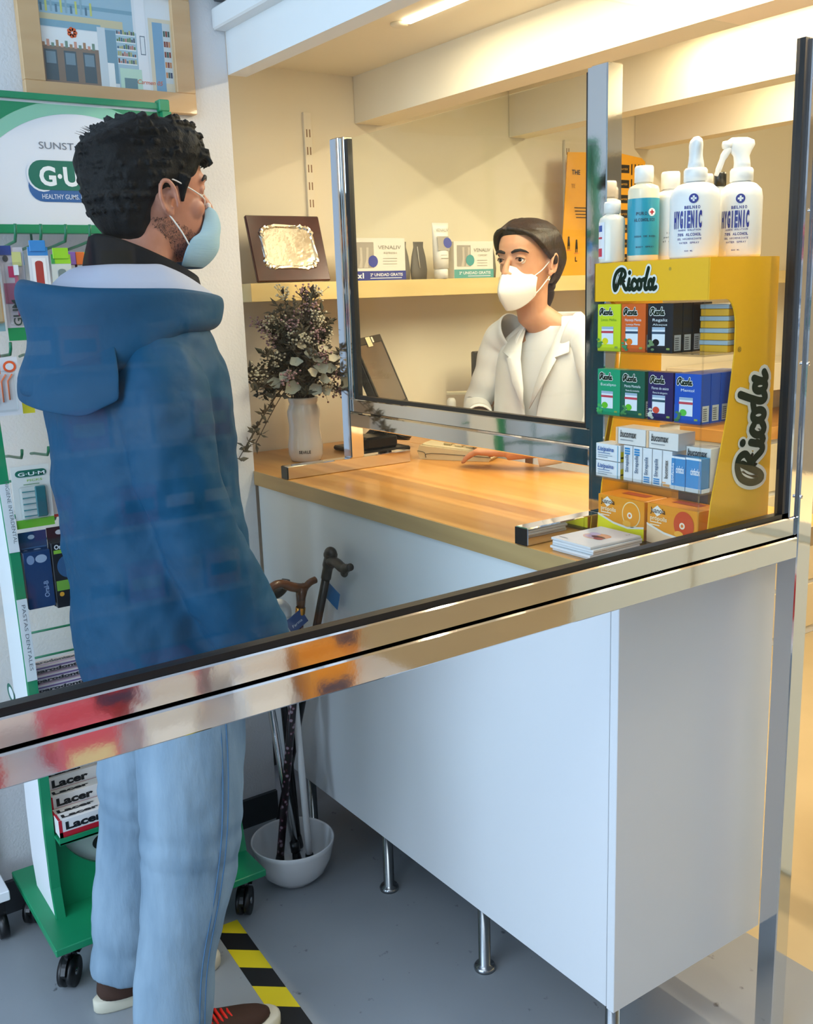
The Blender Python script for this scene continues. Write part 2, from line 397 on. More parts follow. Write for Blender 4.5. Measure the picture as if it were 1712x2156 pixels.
# ============================================================ SCREENS
def frame_tube(mb, a, b): return mb.box(a, b, CHROME, bev=0.002)
s1 = thing('protective_screen', 'tall floor-standing chrome framed glass screen in front of the counter end', 'screen', (1.405, 0.37, 0))
q = lambda x, y, z: (x-1.405, y-0.37, z)
X0, X1 = 1.385, 1.425
frame_tube(MB(), q(X0, 0.35, 0.0), q(X1, 0.39, 1.862)).build('post', s1)
frame_tube(MB(), q(X0, -1.74, 0.0), q(X1, -1.70, 1.862)).build('post', s1)
frame_tube(MB(), q(X0, -1.70, 1.010), q(X1, 0.35, 1.048)).build('rail', s1)
mb = MB(); mb.box(q(1.391, -1.70, 1.050), q(1.419, 0.35, 1.084), CHROME, bev=0.002); mb.build('glazing_rail', s1)
mb = MB(); mb.box(q(1.391, 0.330, 1.084), q(1.419, 0.350, 1.862), CHROME, bev=0.002); mb.build('glazing_channel', s1)
mb = MB(); mb.box(q(1.397, -1.70, 1.084), q(1.413, 0.330, 1.092), GASKET); mb.box(q(1.397, 0.318, 1.084), q(1.413, 0.330, 1.862), GASKET); mb.build('gasket', s1)
MB().box(q(1.402, -1.70, 1.09), q(1.408, 0.320, 1.862), PANE).build('glass_pane', s1)

for z in (1.35, 1.60, 1.12): MB().ell(q(1.4265, 0.352, z), (0.002, 0.0035, 0.0035), CHROME).build('screw', s1)

s2 = thing('protective_screen', 'smaller chrome framed glass screen standing on two feet on the worktop', 'screen', (0.64, 0.21, H))
q = lambda x, y, z: (x-0.64, y-0.21, z-H)
for xa in (0.160, 1.075):
    mb = MB(); frame_tube(mb, q(xa, 0.0, H+0.0004), q(xa+0.034, 0.385, H+0.034))
    mb.build('foot', s2)
    mb = MB(); mb.box(q(xa+0.001, -0.0015, H+0.001), q(xa+0.033, 0.0, H+0.033), BLACKP); mb.build('end_cap', s2)
for xa in (0.160, 1.072): frame_tube(MB(), q(xa, 0.19, H+0.034), q(xa+0.040, 0.23, 1.872)).build('post', s2)
frame_tube(MB(), q(0.200, 0.19, 1.150), q(1.072, 0.23, 1.186)).build('rail', s2)
MB().box(q(0.200, 0.197, 1.188), q(1.072, 0.223, 1.222), CHROME, bev=0.002).build('glazing_rail', s2)
MB().box(q(0.200, 0.197, 1.222), q(0.216, 0.223, 1.872), CHROME, bev=0.0015).build('glazing_channel', s2)
MB().box(q(1.056, 0.197, 1.222), q(1.072, 0.223, 1.872), CHROME, bev=0.0015).build('glazing_channel', s2)
mb = MB(); mb.box(q(0.216, 0.203, 1.222), q(1.056, 0.217, 1.231), GASKET); mb.box(q(0.216, 0.203, 1.231), q(0.225, 0.217, 1.866), GASKET); mb.box(q(1.048, 0.203, 1.231), q(1.056, 0.217, 1.866), GASKET)
mb.build('gasket', s2)
MB().box(q(0.222, 0.2075, 1.228), q(1.052, 0.2125, 1.866), PANE).build('glass_pane', s2)

# ============================================================ WALL SHELF with slotted uprights
sh = MB(); sh.box((-0.298, 0.075, 1.478), (-0.10, 3.2, 1.528), SHELFW, bev=0.001)
sh.build('wall_shelf', label='long pale wooden shelf on the alcove wall behind the counter', cat='shelf')
slot = mat('slot_shadow_metal', '8a6a4a', 0.6)
def upright(y, z0, z1, label):
    t = MB(); t.box((-0.2995, y-0.013, z0), (-0.288, y+0.013, z1), CREAM, bev=0.001)
    z = z0+0.02
    while z < z1-0.03:
        t.box((-0.2885, y-0.007, z), (-0.2878, y-0.003, z+0.022), slot); t.box((-0.2885, y+0.003, z), (-0.2878, y+0.007, z+0.022), slot); z += 0.05
    t.build('shelf_upright', label=label, cat='shelf upright', group='slotted shelf uprights on the alcove wall')
upright(0.388, 1.53, 2.02, 'cream slotted metal upright on the wall above the dark plaque')
upright(1.445, 1.53, 2.00, 'cream slotted metal upright on the wall beside the yellow poster')

# hazard tape
hz = MB(); blk = mat('tape_black', '15161a', 0.5); yel = mat('tape_yellow', 'e3d01f', 0.5)
p0 = Vector((0.385, -0.345, 0.0003)); dv = (Vector((0.80, -0.38, 0.0012))-p0); dv = Vector((0.415, -0.028, 0)); L = 1.1; dv.normalize(); nv = Vector((dv.y, -dv.x, 0))
wd = 0.062; st = 0.075; k = -1; x = -0.13
def clipq(x0, x1, m):
    # parallelogram stripes: skewed by wd*0.9
    sk = 0.045
    a0 = max(x0, 0); a1 = min(x1, L); b0 = max(x0+sk, 0); b1 = min(x1+sk, L)
    if a1 <= a0 and b1 <= b0: return
    a1 = max(a1, a0); b1 = max(b1, b0)
    hz.quad([p0+dv*a0+nv*wd/2, p0+dv*a1+nv*wd/2, p0+dv*b1-nv*wd/2, p0+dv*b0-nv*wd/2], m)
while x < L:
    clipq(x, x+st, blk if k % 2 else yel); x += st; k += 1
hz.v = [Vector(v) for v in hz.v]
hz.build('floor_tape', label='yellow and black striped warning tape stuck on the grey floor', cat='tape')
# ============================================================ PEOPLE
def head_rings(w_=1.0):
    tab = [(-.004, .020, .070, .020), (.006, .036, .084, -.005), (.020, .046, .090, -.030), (.040, .055, .089, -.055), (.062, .061, .087, -.074),
           (.085, .066, .084, -.086), (.105, .070, .083, -.094), (.122, .072, .086, -.099), (.140, .0745, .091, -.103), (.160, .0755, .090, -.104),
           (.180, .073, .083, -.101), (.198, .065, .068, -.090), (.213, .051, .047, -.072), (.224, .033, .024, -.048), (.229, .012, .0, -.022)]
    rings = []
    for z, w, f, bk in tab:
        cy = -0.012; r = []
        for k in range(36):
            a = 2*math.pi*k/36; c, s = math.cos(a), math.sin(a)
            e = 2/2.25
            x = w*w_*math.copysign(abs(c)**e, c); d = (f-cy) if s > 0 else (cy-bk)
            r.append((x, cy+d*math.copysign(abs(s)**e, s), z))
        rings.append(r)
    return rings
def add_head(mb, M, m, fem=False):
    mb.loft(head_rings(0.96 if fem else 1.0), m, M)
    # nose
    mb.tube([(0, .078, .128), (0, .092, .112), (0, .103, .092), (0, .108, .080), (0, .094, .068)], [.008, .0095, .0115, .0125, .009] if not fem else [.007, .008, .0095, .0105, .008], m, M, 12)
    for sx in (-1, 1):
        mb.ell((sx*.011, .095, .076), (.008, .011, .008), m, M)
        mb.tube([(sx*.010, .086, .137), (sx*.030, .086, .141), (sx*.052, .072, .136)], [.006, .0075, .005] if not fem else [.003, .004, .003], m, M, 10)
        if not fem: mb.ell((sx*.040, .053, .088), (.021, .024, .020), m, M)
        # eyelids: upper and lower rolls around the eyeball
        mb.tube([(sx*.0185, .0795, .1175), (sx*.026, .0845, .1235), (sx*.034, .0835, .1250), (sx*.042, .0795, .1225), (sx*.0475, .073, .1180)], [.0022, .0036, .0042, .0036, .0024], m, M, 8)
        mb.tube([(sx*.0185, .0795, .1150), (sx*.027, .0825, .1095), (sx*.036, .0815, .1085), (sx*.0470, .073, .1150)], [.002, .003, .003, .002], m, M, 8)
        # ear: rim, lobe, bowl
        e = []
        for k in range(15):
            a = math.radians(-60+k*20); rr = 1.0
            e.append((sx*(.0825+.006*math.sin(a*.5+.6)), -.012-.0165*math.cos(a)*0.9-(.004*math.sin(a)), .105+.029*math.sin(a)))
        mb.tube(e, [.0035]+[.0048]*13+[.004], m, M, 8)
        mb.ell((sx*.0765, -.008, .080), (.0045, .009, .010), m, M)
        mb.ell((sx*.0735, -.014, .104), (.004, .015, .024), m, M)
        mb.tube([(sx*.079, -.004, .122), (sx*.080, -.012, .108), (sx*.079, -.010, .092)], [.002, .003, .002], m, M, 8)
    # lips and chin
    mb.ell((0, .086, .047), (.022, .009, .005), m, M); mb.ell((0, .085, .038), (.019, .009, .006), m, M); mb.ell((0, .078, .014), (.018, .014, .013), m, M)
def hand(mb, wrist, dirv, palm_n, m, curl=0.35, side=1, scale=1.0, M=None):
    """side=+1: thumb to +cross(dir, palm normal)"""
    d = Vector(dirv).normalized(); n = Vector(palm_n).normalized(); n = (n-d*n.dot(d)).normalized(); sd = d.cross(n)*side
    w = Vector(wrist); k = scale
    rings = []
    for t, hw, th in ((-.01, .026, .019), (.015, .029, .018), (.045, .039, .016), (.075, .042, .014), (.092, .038, .011)):
        c = w+d*t*k; rings.append([c+sd*hw*k*math.cos(a)+n*th*k*math.sin(a) for a in [2*math.pi*j/16 for j in range(16)]])
    mb.loft(rings, m, M)
    for j, (off, ln) in enumerate(((.029, .072), (.010, .080), (-.010, .074), (-.028, .058))):
        p = w+d*.082*k+sd*off*k; a = 0.12; pts = [p]; sp = off*1.2
        for seg, fr in ((0, .45), (1, .32), (2, .23)):
            a += curl*(1.0+seg*.35)+j*.03
            dd = (d+sd*sp).normalized()*math.cos(a)+n*math.sin(a)
            p = p+dd*ln*fr*k; pts.append(p)
        mb.tube(pts, [.0095*k, .0088*k, .0078*k, .0062*k], m, M, 10); mb.ell(pts[-1], (.006*k,)*3, m, M, 10, 8)
    p = w+d*.018*k+sd*.022*k
    pts = [p, p+(d*.6+sd*.75+n*.2).normalized()*.036*k, p+(d*.6+sd*.75+n*.2).normalized()*.036*k+(d*.9+sd*.3+n*.3).normalized()*.030*k]
    pts.append(pts[-1]+(d+n*.35).normalized()*.022*k)
    mb.tube(pts, [.013*k, .011*k, .0095*k, .0075*k], m, M, 10); mb.ell(pts[-1], (.0072*k,)*3, m, M, 10, 8)

def ering(cx, cy, z, rx, ry, n=40, e=2.2, fn=None):
    r = []
    for k in range(n):
        a = 2*math.pi*k/n; c, s = math.cos(a), math.sin(a)
        x = rx*math.copysign(abs(c)**(2/e), c); y = ry*math.copysign(abs(s)**(2/e), s)
        d = fn(a, z) if fn else 0
        r.append((cx+x*(1+d), cy+y*(1+d), z))
    return r
def wob(seed, amp, fa=3, fz=9):
    ph = [random.uniform(0, 6.28) for _ in range(6)]
    return lambda a, z: amp*(math.sin(fa*a+ph[0]+z*fz)+.6*math.sin((fa+2)*a+ph[1]-z*fz*1.7)+.5*math.sin((fa*2+1)*a+ph[2]+z*fz*2.3))
SKIN_M = mat('skin_olive', 'b9806a', 0.5, noise=(60, 'a87059', 0.3), sss=0.15, bump=(400, 0.1, 0.0005))
SKIN_F = mat('skin_warm', 'd19b78', 0.48, noise=(50, 'c78d69', 0.3), sss=0.15)
EYEW = mat('eye_white', 'e6e0da', 0.15); IRIS = mat('eye_brown', '1e120b', 0.1)
HAIRK = mat('black_hair', '060608', 0.6, spec=0.18, bump=(260, 0.6, 0.002))
HAIRB = mat('dark_brown_hair', '1d120b', 0.42, spec=.3, noise=((50, 50, 14), '341f11', 0.25), bump=((220, 220, 40), 0.6, 0.003))
BROW = mat('brow_hair', '15100e', 0.7)
def eyes(parent, M, look=0.0):
    for sx in (-1, 1):
        mb = MB(); c = Vector((sx*.033, .0715, .1165))
        mb.ell(c, (.0118, .0118, .0118), EYEW, M, 20, 14)
        e = MB(); d = Vector((look, 1, -0.05)).normalized()
        R = d.to_track_quat('Z', 'Y').to_matrix().to_4x4()
        e.lathe([(.0058, .0102), (.0048, .0112), (.0001, .0120)], IRIS, M @ Matrix.Translation(c) @ R, 16)
        ew = mb.build('eye', parent); e.build('iris', ew)
def brows(parent, M, r=.0034):
    for sx in (-1, 1):
        MB().tube([(sx*.012, .0915, .1365), (sx*.024, .0925, .1405), (sx*.038, .0865, .1425), (sx*.050, .0775, .1385), (sx*.056, .071, .134)], [r*.8, r*1.15, r, r*.75, r*.3], BROW, M, 8).build('eyebrow', parent)

# ------------------------------------------------------------ customer
MP = Vector((0.63, -0.55, 0.0))
man = thing('person', 'man in a blue hooded raincoat, jeans and a surgical mask standing at the counter', 'person', MP)
TL = Matrix.Translation(-MP)
HM = TL @ Matrix.Translation((0.608, -0.452, 1.562)) @ Matrix.Rotation(math.radians(3), 4, 'Z') @ Matrix.Rotation(math.radians(3), 4, 'X') @ Matrix.Scale(1.01, 4)
mb = MB()
add_head(mb, HM, SKIN_M)
mb.tube([(.62, -.515, 1.40), (.62, -.512, 1.50), (.612, -.490, 1.58), (.61, -.478, 1.64)], [.075, .062, .058, .060], SKIN_M, TL, 24)
mb.loft([ering(.62, -.52, 1.44, .08, .06), ering(.62, -.53, 1.38, .14, .08), ering(.62, -.53, 1.25, .16, .10), ering(.62, -.53, 1.05, .14, .095), ering(.62, -.53, .92, .165, .11), ering(.62, -.53, .84, .15, .10)], SKIN_M, TL)
for sx, xx in ((-1, .42), (1, .82)):
    mb.tube([(.62+sx*.10, -.53, 1.365), (.62+sx*.175, -.54, 1.31), (.62+sx*.222, -.525, 1.11), (.62+sx*.215, -.43, .87)], [.045, .044, .036, .026], SKIN_M, TL, 16)
    hand(mb, (.62+sx*.215, -.425, .862), (-sx*.02, .28, -1), (-sx*.8, .55, 0), SKIN_M, 0.42, side=sx, M=TL)
for xx, ay in ((.50, -.635), (.735, -.622)):
    mb.tube([(xx+(.62-xx)*.3, -.53, .88), (xx, -.545, .52), (xx, ay, .10), (xx, ay, .075)], [.085, .055, .036, .034], SKIN_M, TL, 16)
obj('body', fuse(mb, 0.0042, 3, SKIN_M), man)
eyes(man, HM, -0.1); brows(man, HM, .0042)
# stubble along the jaw and neck: short dark hairs
mb = MB()
rs = head_rings()
random.seed(3)
for _ in range(2600):
    sx = random.choice((1, 1, -1)); a = random.uniform(-.35, 1.1); z = random.uniform(.0, .075)
    if z > .03+.05*max(0, .9-a): continue
    j = max(i for i, r in enumerate(rs) if r[0][2] <= z+.0001); fz_ = (z-rs[j][0][2])/(rs[j+1][0][2]-rs[j][0][2])
    kf = ((a if sx > 0 else math.pi-a) % (2*math.pi))/(2*math.pi)*36; k = int(kf); kf -= k
    g_ = lambda jj: Vector(rs[jj][k % 36]).lerp(Vector(rs[jj][(k+1) % 36]), kf)
    p = g_(j).lerp(g_(j+1), fz_); nrm = Vector((p.x, p.y+.01, 0)).normalized()
    p = Vector((p.x, p.y, z))+nrm*.0015
    mb.tube([p, p+nrm*.0009+Vector((0, -.0008, -.0022))], [.00035, .00015], BROW, HM, 4)
mb.build('stubble', man, kind='stuff')
# hair: cap plus tufts, one mesh
random.seed(11)
mb = MB()
tab = [(.030, .040, -.030, -.078, -.055), (.050, .058, -.026, -.096, -.058), (.070, .067, -.022, -.108, -.062), (.090, .0735, -.018, -.117, -.065), (.110, .0765, .004, -.124, -.06), (.126, .083, .056, -.127, -.04), (.142, .087, .076, -.129, -.03), (.160, .0885, .082, -.130, -.03),
       (.178, .0885, .096, -.129, -.02), (.196, .086, .102, -.125, -.02), (.213, .080, .098, -.114, -.015), (.228, .068, .084, -.095, -.01), (.241, .050, .060, -.066, -.01), (.249, .020, .026, -.030, -.005)]
rings = []
for z, w, f, bk, cy in tab:
    r = []
    for k in range(40):
        a = 2*math.pi*k/40; c, s = math.cos(a), math.sin(a); e = 2/2.3
        j = 1+0.03*math.sin(5*a+z*60)+0.02*math.sin(11*a-z*90)
        x = w*j*math.copysign(abs(c)**e, c); d = (f-cy) if s > 0 else (cy-bk)
        r.append((x, cy+d*j*math.copysign(abs(s)**e, s), z))
    rings.append(r)
mb.loft(rings, HAIRK, HM)
for sx in (-1, 1): mb.tube([(sx*.0725, .030, .142), (sx*.0690, .024, .120), (sx*.0665, .022, .098)], [.013, .0085, .003], HAIRK, HM, 8)
cap = []
for _ in range(620):
    a = random.uniform(0, 2*math.pi); j = random.randint(3, len(tab)-2); z, w, f, bk, cy = tab[j]
    c, s = math.cos(a), math.sin(a); d = (f-cy) if s > 0 else (cy-bk)
    if j < 7 and s > 0.2: continue
    p = Vector((w*.96*c, cy+d*.96*s, z)); up_ = (z-.10)/.15
    nrm = Vector((c, s, 0.25+up_*1.1)).normalized()
    tv = Vector((-s*.3+random.uniform(-.4, .4), random.uniform(-.5, .3)+(.9 if s > .4 and up_ > .4 else 0), random.uniform(-.6, .5)-(1.0 if s > .4 and up_ < .8 else 0)))
    L = random.uniform(.007, .013)
    p1 = p+nrm*L*.6+tv*L*.35; p2 = p1+(tv*.6+Vector((0, .2, -.35))).normalized()*L*.55
    mb.tube([p, p1, p2], [.0075, .0055, .0015], HAIRK, HM, 5)
for k in range(26):   # fringe curls hanging over the forehead
    x = -.062+k*.005; p = Vector((x, .084-abs(x)*.25, .180+random.uniform(-.005, .012)))
    mb.tube([p, p+Vector((random.uniform(-.004, .004), .016, -.002)), p+Vector((random.uniform(-.006, .006), .020, -.014)), p+Vector((random.uniform(-.006, .006), .012, -.022))], [.007, .006, .0045, .001], HAIRK, HM, 6)
obj('hair', fuse(mb, 0.0022, 3, HAIRK), man)
# loose flyaway hairs on the crown
mb = MB()
for _ in range(40):
    a = random.uniform(2.6, 5.6); p = Vector((.055*math.cos(a), -.04+.055*math.sin(a), .205)); q_ = Vector((random.uniform(-.5, .5), random.uniform(-1, .2), 1)).normalized()
    mb.tube([p, p+q_*.022, p+q_*.028+Vector((0, -.010, 0))], [.0006, .0005, .0002], HAIRK, HM, 4)
mb.build('loose_hair', man, kind='stuff')
# surgical mask
MASKB = mat('mask_blue_fabric', '8fb2c6', 0.8, bump=((40, 40, 500), 0.4, 0.001)); MASKW = mat('mask_white_loop', 'e8e8e6', 0.8)
rows = []
prof = [(.096, .100, .022, .086), (.086, .117, .034, .080), (.070, .122, .044, .068), (.052, .118, .056, .054), (.034, .115, .064, .036), (.018, .111, .066, .022), (.002, .104, .064, .014), (-.010, .090, .058, .012), (-.020, .070, .050, .010)]
for i, (z, f, hw, sy) in enumerate(prof):
    r = []
    for k in range(21):
        u = -1+k/10
        y = sy+(f-sy)*(1-abs(u)**2.2)+0.0028*math.sin(i*2.6+0.5)*(1-abs(u)**3)
        r.append((hw*math.sin(u*math.pi/2*.98), y, z+.010*abs(u)**2*(-1 if z > .05 else .6)))
    rows.append(r)
mb = MB(); mb.loft(rows, MASKB, HM, closed=False, caps=False)
mk = mb.build('surgical_mask', man); sd = mk.modifiers.new('t', 'SOLIDIFY'); sd.thickness = 0.0015; sb = mk.modifiers.new('s', 'SUBSURF'); sb.levels = 1; sb.render_levels = 1
for sx in (-1, 1):
    MB().tube(cat_rom([(sx*.020, .088, .094), (sx*.050, .072, .106), (sx*.0745, .025, .126), (sx*.080, -.003, .136), (sx*.079, -.020, .128)], 4), .0013, MASKW, HM, 6).build('ear_loop', mk)
    MB().tube(cat_rom([(sx*.079, -.022, .088), (sx*.077, -.008, .072), (sx*.071, .012, .046), (sx*.064, .026, .024)], 4), .0013, MASKW, HM, 6).build('ear_loop', mk)
mb = MB(); mb.box((-.018, .0945, .086), (.018, .104, .099), MASKW, HM, bev=0.003); mb.build('nose_strip', mk)
# black collar of the sweater beneath
COLLAR = mat('navy_black_knit', '0a0c12', 0.85, spec=.2, bump=(120, 0.15, 0.001))
def tilt(cx, cy, z, rx, ry, dz, n=40): return [(x, y, z+dz*((y-cy)/ry)) for x, y, _ in ering(cx, cy, 0, rx, ry, n)]
mb = MB()
mb.loft([tilt(.618, -.500, 1.44, .115, .105, -.02), tilt(.617, -.500, 1.495, .103, .106, -.03), tilt(.615, -.492, 1.535, .090, .104, -.035), tilt(.613, -.488, 1.566, .080, .096, -.040), tilt(.612, -.487, 1.570, .074, .088, -.040), tilt(.612, -.490, 1.53, .068, .080, -.04)], COLLAR, TL, caps=False)
mb.build('collar', man)
# jacket body
JK = mat('blue_raincoat', '003c5c', 0.6, spec=.22, bump=(11, 0.3, 0.02), noise=(5, '004466', 0.3))
JKIN = mat('hood_lining_grey', 'a2a9bd', 0.8, bump=(20, 0.2, 0.006))
fold = wob(1, .010, 3, 6)
def jr(z, yl, yr, rx, e=2.3):
    ry = math.sqrt(max(((yr-yl)/2)**2-(rx*.30)**2, .0004))
    return ering(.62, (yl+yr)/2, z, rx, ry, 56, e, fold)
mb = MB()
mb.loft([jr(.765, -.690, -.330, .215), jr(.80, -.692, -.330, .214), jr(.90, -.690, -.335, .205), jr(1.00, -.692, -.345, .196), jr(1.10, -.694, -.352, .188), jr(1.20, -.696, -.355, .186), jr(1.30, -.694, -.358, .192), jr(1.37, -.680, -.368, .196),
         jr(1.42, -.660, -.378, .180), jr(1.455, -.640, -.390, .150), jr(1.485, -.620, -.400, .125), jr(1.505, -.600, -.405, .105)], JK, TL)
for sx in (-1, 1):
    pth = cat_rom([(.62+sx*.095, -.530, 1.405), (.62+sx*.158, -.540, 1.355), (.62+sx*.203, -.545, 1.26), (.62+sx*.226, -.535, 1.13), (.62+sx*.228, -.480, .98), (.62+sx*.220, -.415, .835)], 5)
    n = len(pth); rr = []
    for i in range(n):
        t = i/(n-1); rr.append(.058+.020*math.sin(min(t*4.5, 1.57)) - .022*max(0, t-.30))
    mb.tube(pth, rr, JK, TL, 26)
jme = fuse(mb, 0.0065, 12, JK)
jk = obj('raincoat', jme, man)
tx = bpy.data.textures.new('cloth_folds', 'CLOUDS'); tx.noise_scale = 0.12; tx.noise_depth = 2
def folds(o, strength, mid=.5):
    d_ = o.modifiers.new('folds', 'DISPLACE'); d_.texture = tx; d_.strength = strength; d_.mid_level = mid; d_.texture_coords = 'LOCAL'
folds(jk, .034)
# hem and cuff seams, yoke flap, pocket tab
def shell(rings, m, name, parent, th=0.003, sub=1):
    k = MB(); k.loft(rings, m, TL, caps=False)
    o = k.build(name, parent); s_ = o.modifiers.new('t', 'SOLIDIFY'); s_.thickness = th; s_.offset = 1
    if sub: b_ = o.modifiers.new('s', 'SUBSURF'); b_.levels = sub; b_.render_levels = sub
    return o
# storm flap over the back of the shoulders (only the back half)
rows = []
for t in range(8):
    r = []
    for k in range(31):
        a = math.radians(-205+ k*172/30.0)   # back half, sweeping from -X side round the back to +X front
        c, s_ = math.cos(a), math.sin(a)
        side = max(0, c)
        z0 = 1.455; zb_ = 1.300+.03*abs(math.cos(a*2+.3)) - .012*math.sin(3*a) + (.07*max(0, s_))
        z = z0+(zb_-z0)*t/7
        e_end = max(0, (k-21)/9.0); e_end = e_end*e_end*(3-2*e_end)
        rx = .150+(.268-.150-.045*e_end)*min(1, (z0-z)/.085); ry = .125+(.188-.125-.030*e_end)*min(1, (z0-z)/.10)+.006
        r.append((.62+rx*math.copysign(abs(c)**.87, c), -.528+ry*math.copysign(abs(s_)**.87, s_), z))
    rows.append(r)
kb = MB(); kb.loft(rows, JK, TL, closed=False, caps=False); fl = kb.build('storm_flap', jk)
m_ = fl.modifiers.new('t', 'SOLIDIFY'); m_.thickness = .004; m_ = fl.modifiers.new('s', 'SUBSURF'); m_.levels = 1; m_.render_levels = 2
MB().box((.385, -.375, .955), (.40, -.345, .99), BLACKP, TL, bev=.003).build('cuff_tab', jk)
# hood: lining from the collar out to a rim, outer cloth hanging down the back
def hood_ring(fun, n=48):
    return [fun(2*math.pi*k/n) for k in range(n)]
NC = (.617, -.500)
def hp(a, rf, rs_, rb, z):
    # radius blends: front(+Y) rf, side rs, back rb
    s_ = math.sin(a); c = math.cos(a)
    r = rs_+(rf-rs_)*max(0, s_)**1.5+(rb-rs_)*max(0, -s_)**1.5
    return (NC[0]+r*c, NC[1]+r*s_, z)
bk = lambda a: max(0, -math.sin(a))
fr_ = lambda a: max(0, math.sin(a))
lin = [lambda a: hp(a, .112, .088, .085, 1.548-.045*fr_(a)+.005*bk(a)), lambda a: hp(a, .122, .104, .105, 1.556-.055*fr_(a)+.002*bk(a)),
       lambda a: hp(a, .126, .128, .140, 1.545-.050*fr_(a)-.004*bk(a)+.003*math.sin(6*a)), lambda a: hp(a, .130, .150, .172, 1.520-.030*fr_(a)-.008*bk(a)+.004*math.sin(5*a+1)), lambda a: hp(a, .132, .162, .192, 1.502-.016*fr_(a)-.004*bk(a)+.006*math.sin(7*a))]
mb = MB(); mb.loft([hood_ring(f) for f in lin], JKIN, TL, caps=False)
lo = mb.build('hood_lining', jk); m_ = lo.modifiers.new('s', 'SUBSURF'); m_.levels = 1; m_.render_levels = 1
peak = lambda a: math.exp(-((a-math.radians(262))/.55)**2)
out = [lambda a: hp(a, .133, .162, .190, 1.502-.016*fr_(a)-.004*bk(a)+.006*math.sin(7*a)),
       lambda a: hp(a, .135, .165, .194, 1.510-.020*fr_(a)+.004*bk(a)+.016*peak(a)),
       lambda a: hp(a, .138, .170, .205+.004*peak(a), 1.510-.022*fr_(a)+.006*bk(a)+.022*peak(a)),
       lambda a: hp(a, .140, .174, .216+.005*peak(a), 1.505-.020*fr_(a)+.002*bk(a)+.018*peak(a)),
       lambda a: hp(a, .141, .176, .221+.003*peak(a), 1.494-.018*fr_(a)-.006*bk(a)+.010*peak(a)),
       lambda a: hp(a, .138, .178, 0.212+.004*math.sin(5*a), 1.478-.012*fr_(a)-.018*bk(a)),
       lambda a: hp(a, .132, .182, .210+.006*math.sin(4*a), 1.462-.006*fr_(a)-.048*bk(a)),
       lambda a: hp(a, .126, .184, .228+.008*math.sin(6*a), 1.448-.0*fr_(a)-.080*bk(a)),
       lambda a: hp(a, .118, .176, .236, 1.434+.008*fr_(a)-.098*bk(a)), lambda a: hp(a, .110, .160, .215, 1.428+.010*fr_(a)-.102*bk(a)), lambda a: hp(a, .10, .135, .16, 1.435-.07*bk(a))]
mb = MB(); mb.loft([hood_ring(f) for f in out], JK, TL, caps=False)
ho = mb.build('hood', jk); m_ = ho.modifiers.new('s', 'SUBSURF'); m_.levels = 1; m_.render_levels = 2
# jeans
DENIM = mat('light_denim', '667f93', 0.9, spec=.2, noise=((11, 11, 3), '8ea5b6', 0.2), bump=((60, 60, 18), 0.5, 0.004)); DEN2 = mat('denim_seam', '486f92', 0.85)
mb = MB()
mb.loft([ering(.62, -.525, .93, .165, .135), ering(.62, -.525, .82, .175, .145), ering(.62, -.525, .74, .17, .14)], DENIM, TL)
def leg(path):
    pts = cat_rom([p[:3] for p in path], 6); n = len(pts); rr = []
    for i in range(n):
        t = i/6; k = min(int(t), len(path)-2); f = t-k; r = path[k][3]*(1-f)+path[k+1][3]*f
        low = max(0, 1-abs(pts[i].z-.10)/.16); kn = max(0, 1-abs(pts[i].z-.47)/.12)
        rr.append(r+.0055*low*math.sin(pts[i].z*170)+.003*kn*math.sin(pts[i].z*110))
    mb.tube(pts, rr, DENIM, TL, 30, flat=1.0)
leg([(.545, -.525, .84, .105), (.515, -.530, .70, .100), (.502, -.548, .52, .092), (.495, -.565, .40, .084), (.497, -.604, .22, .077), (.50, -.628, .075, .072)])
leg([(.70, -.520, .84, .108), (.728, -.525, .70, .105), (.740, -.540, .52, .099), (.742, -.556, .40, .091), (.740, -.596, .22, .076), (.738, -.618, .045, .073)])
je = obj('jeans', fuse(mb, 0.0055, 4, DENIM), man); folds(je, .014)
mb = MB()
sm_ = cat_rom([(.822, -.500, .80), (.832, -.505, .66), (.838, -.520, .52), (.832, -.540, .40), (.820, -.575, .24), (.818, -.592, .09)], 8)
for off in (0.0, .011): mb.tube([p+Vector((0, off, 0)) for p in sm_], .0014, DEN2, TL, 6)
mb.build('side_seam', je)
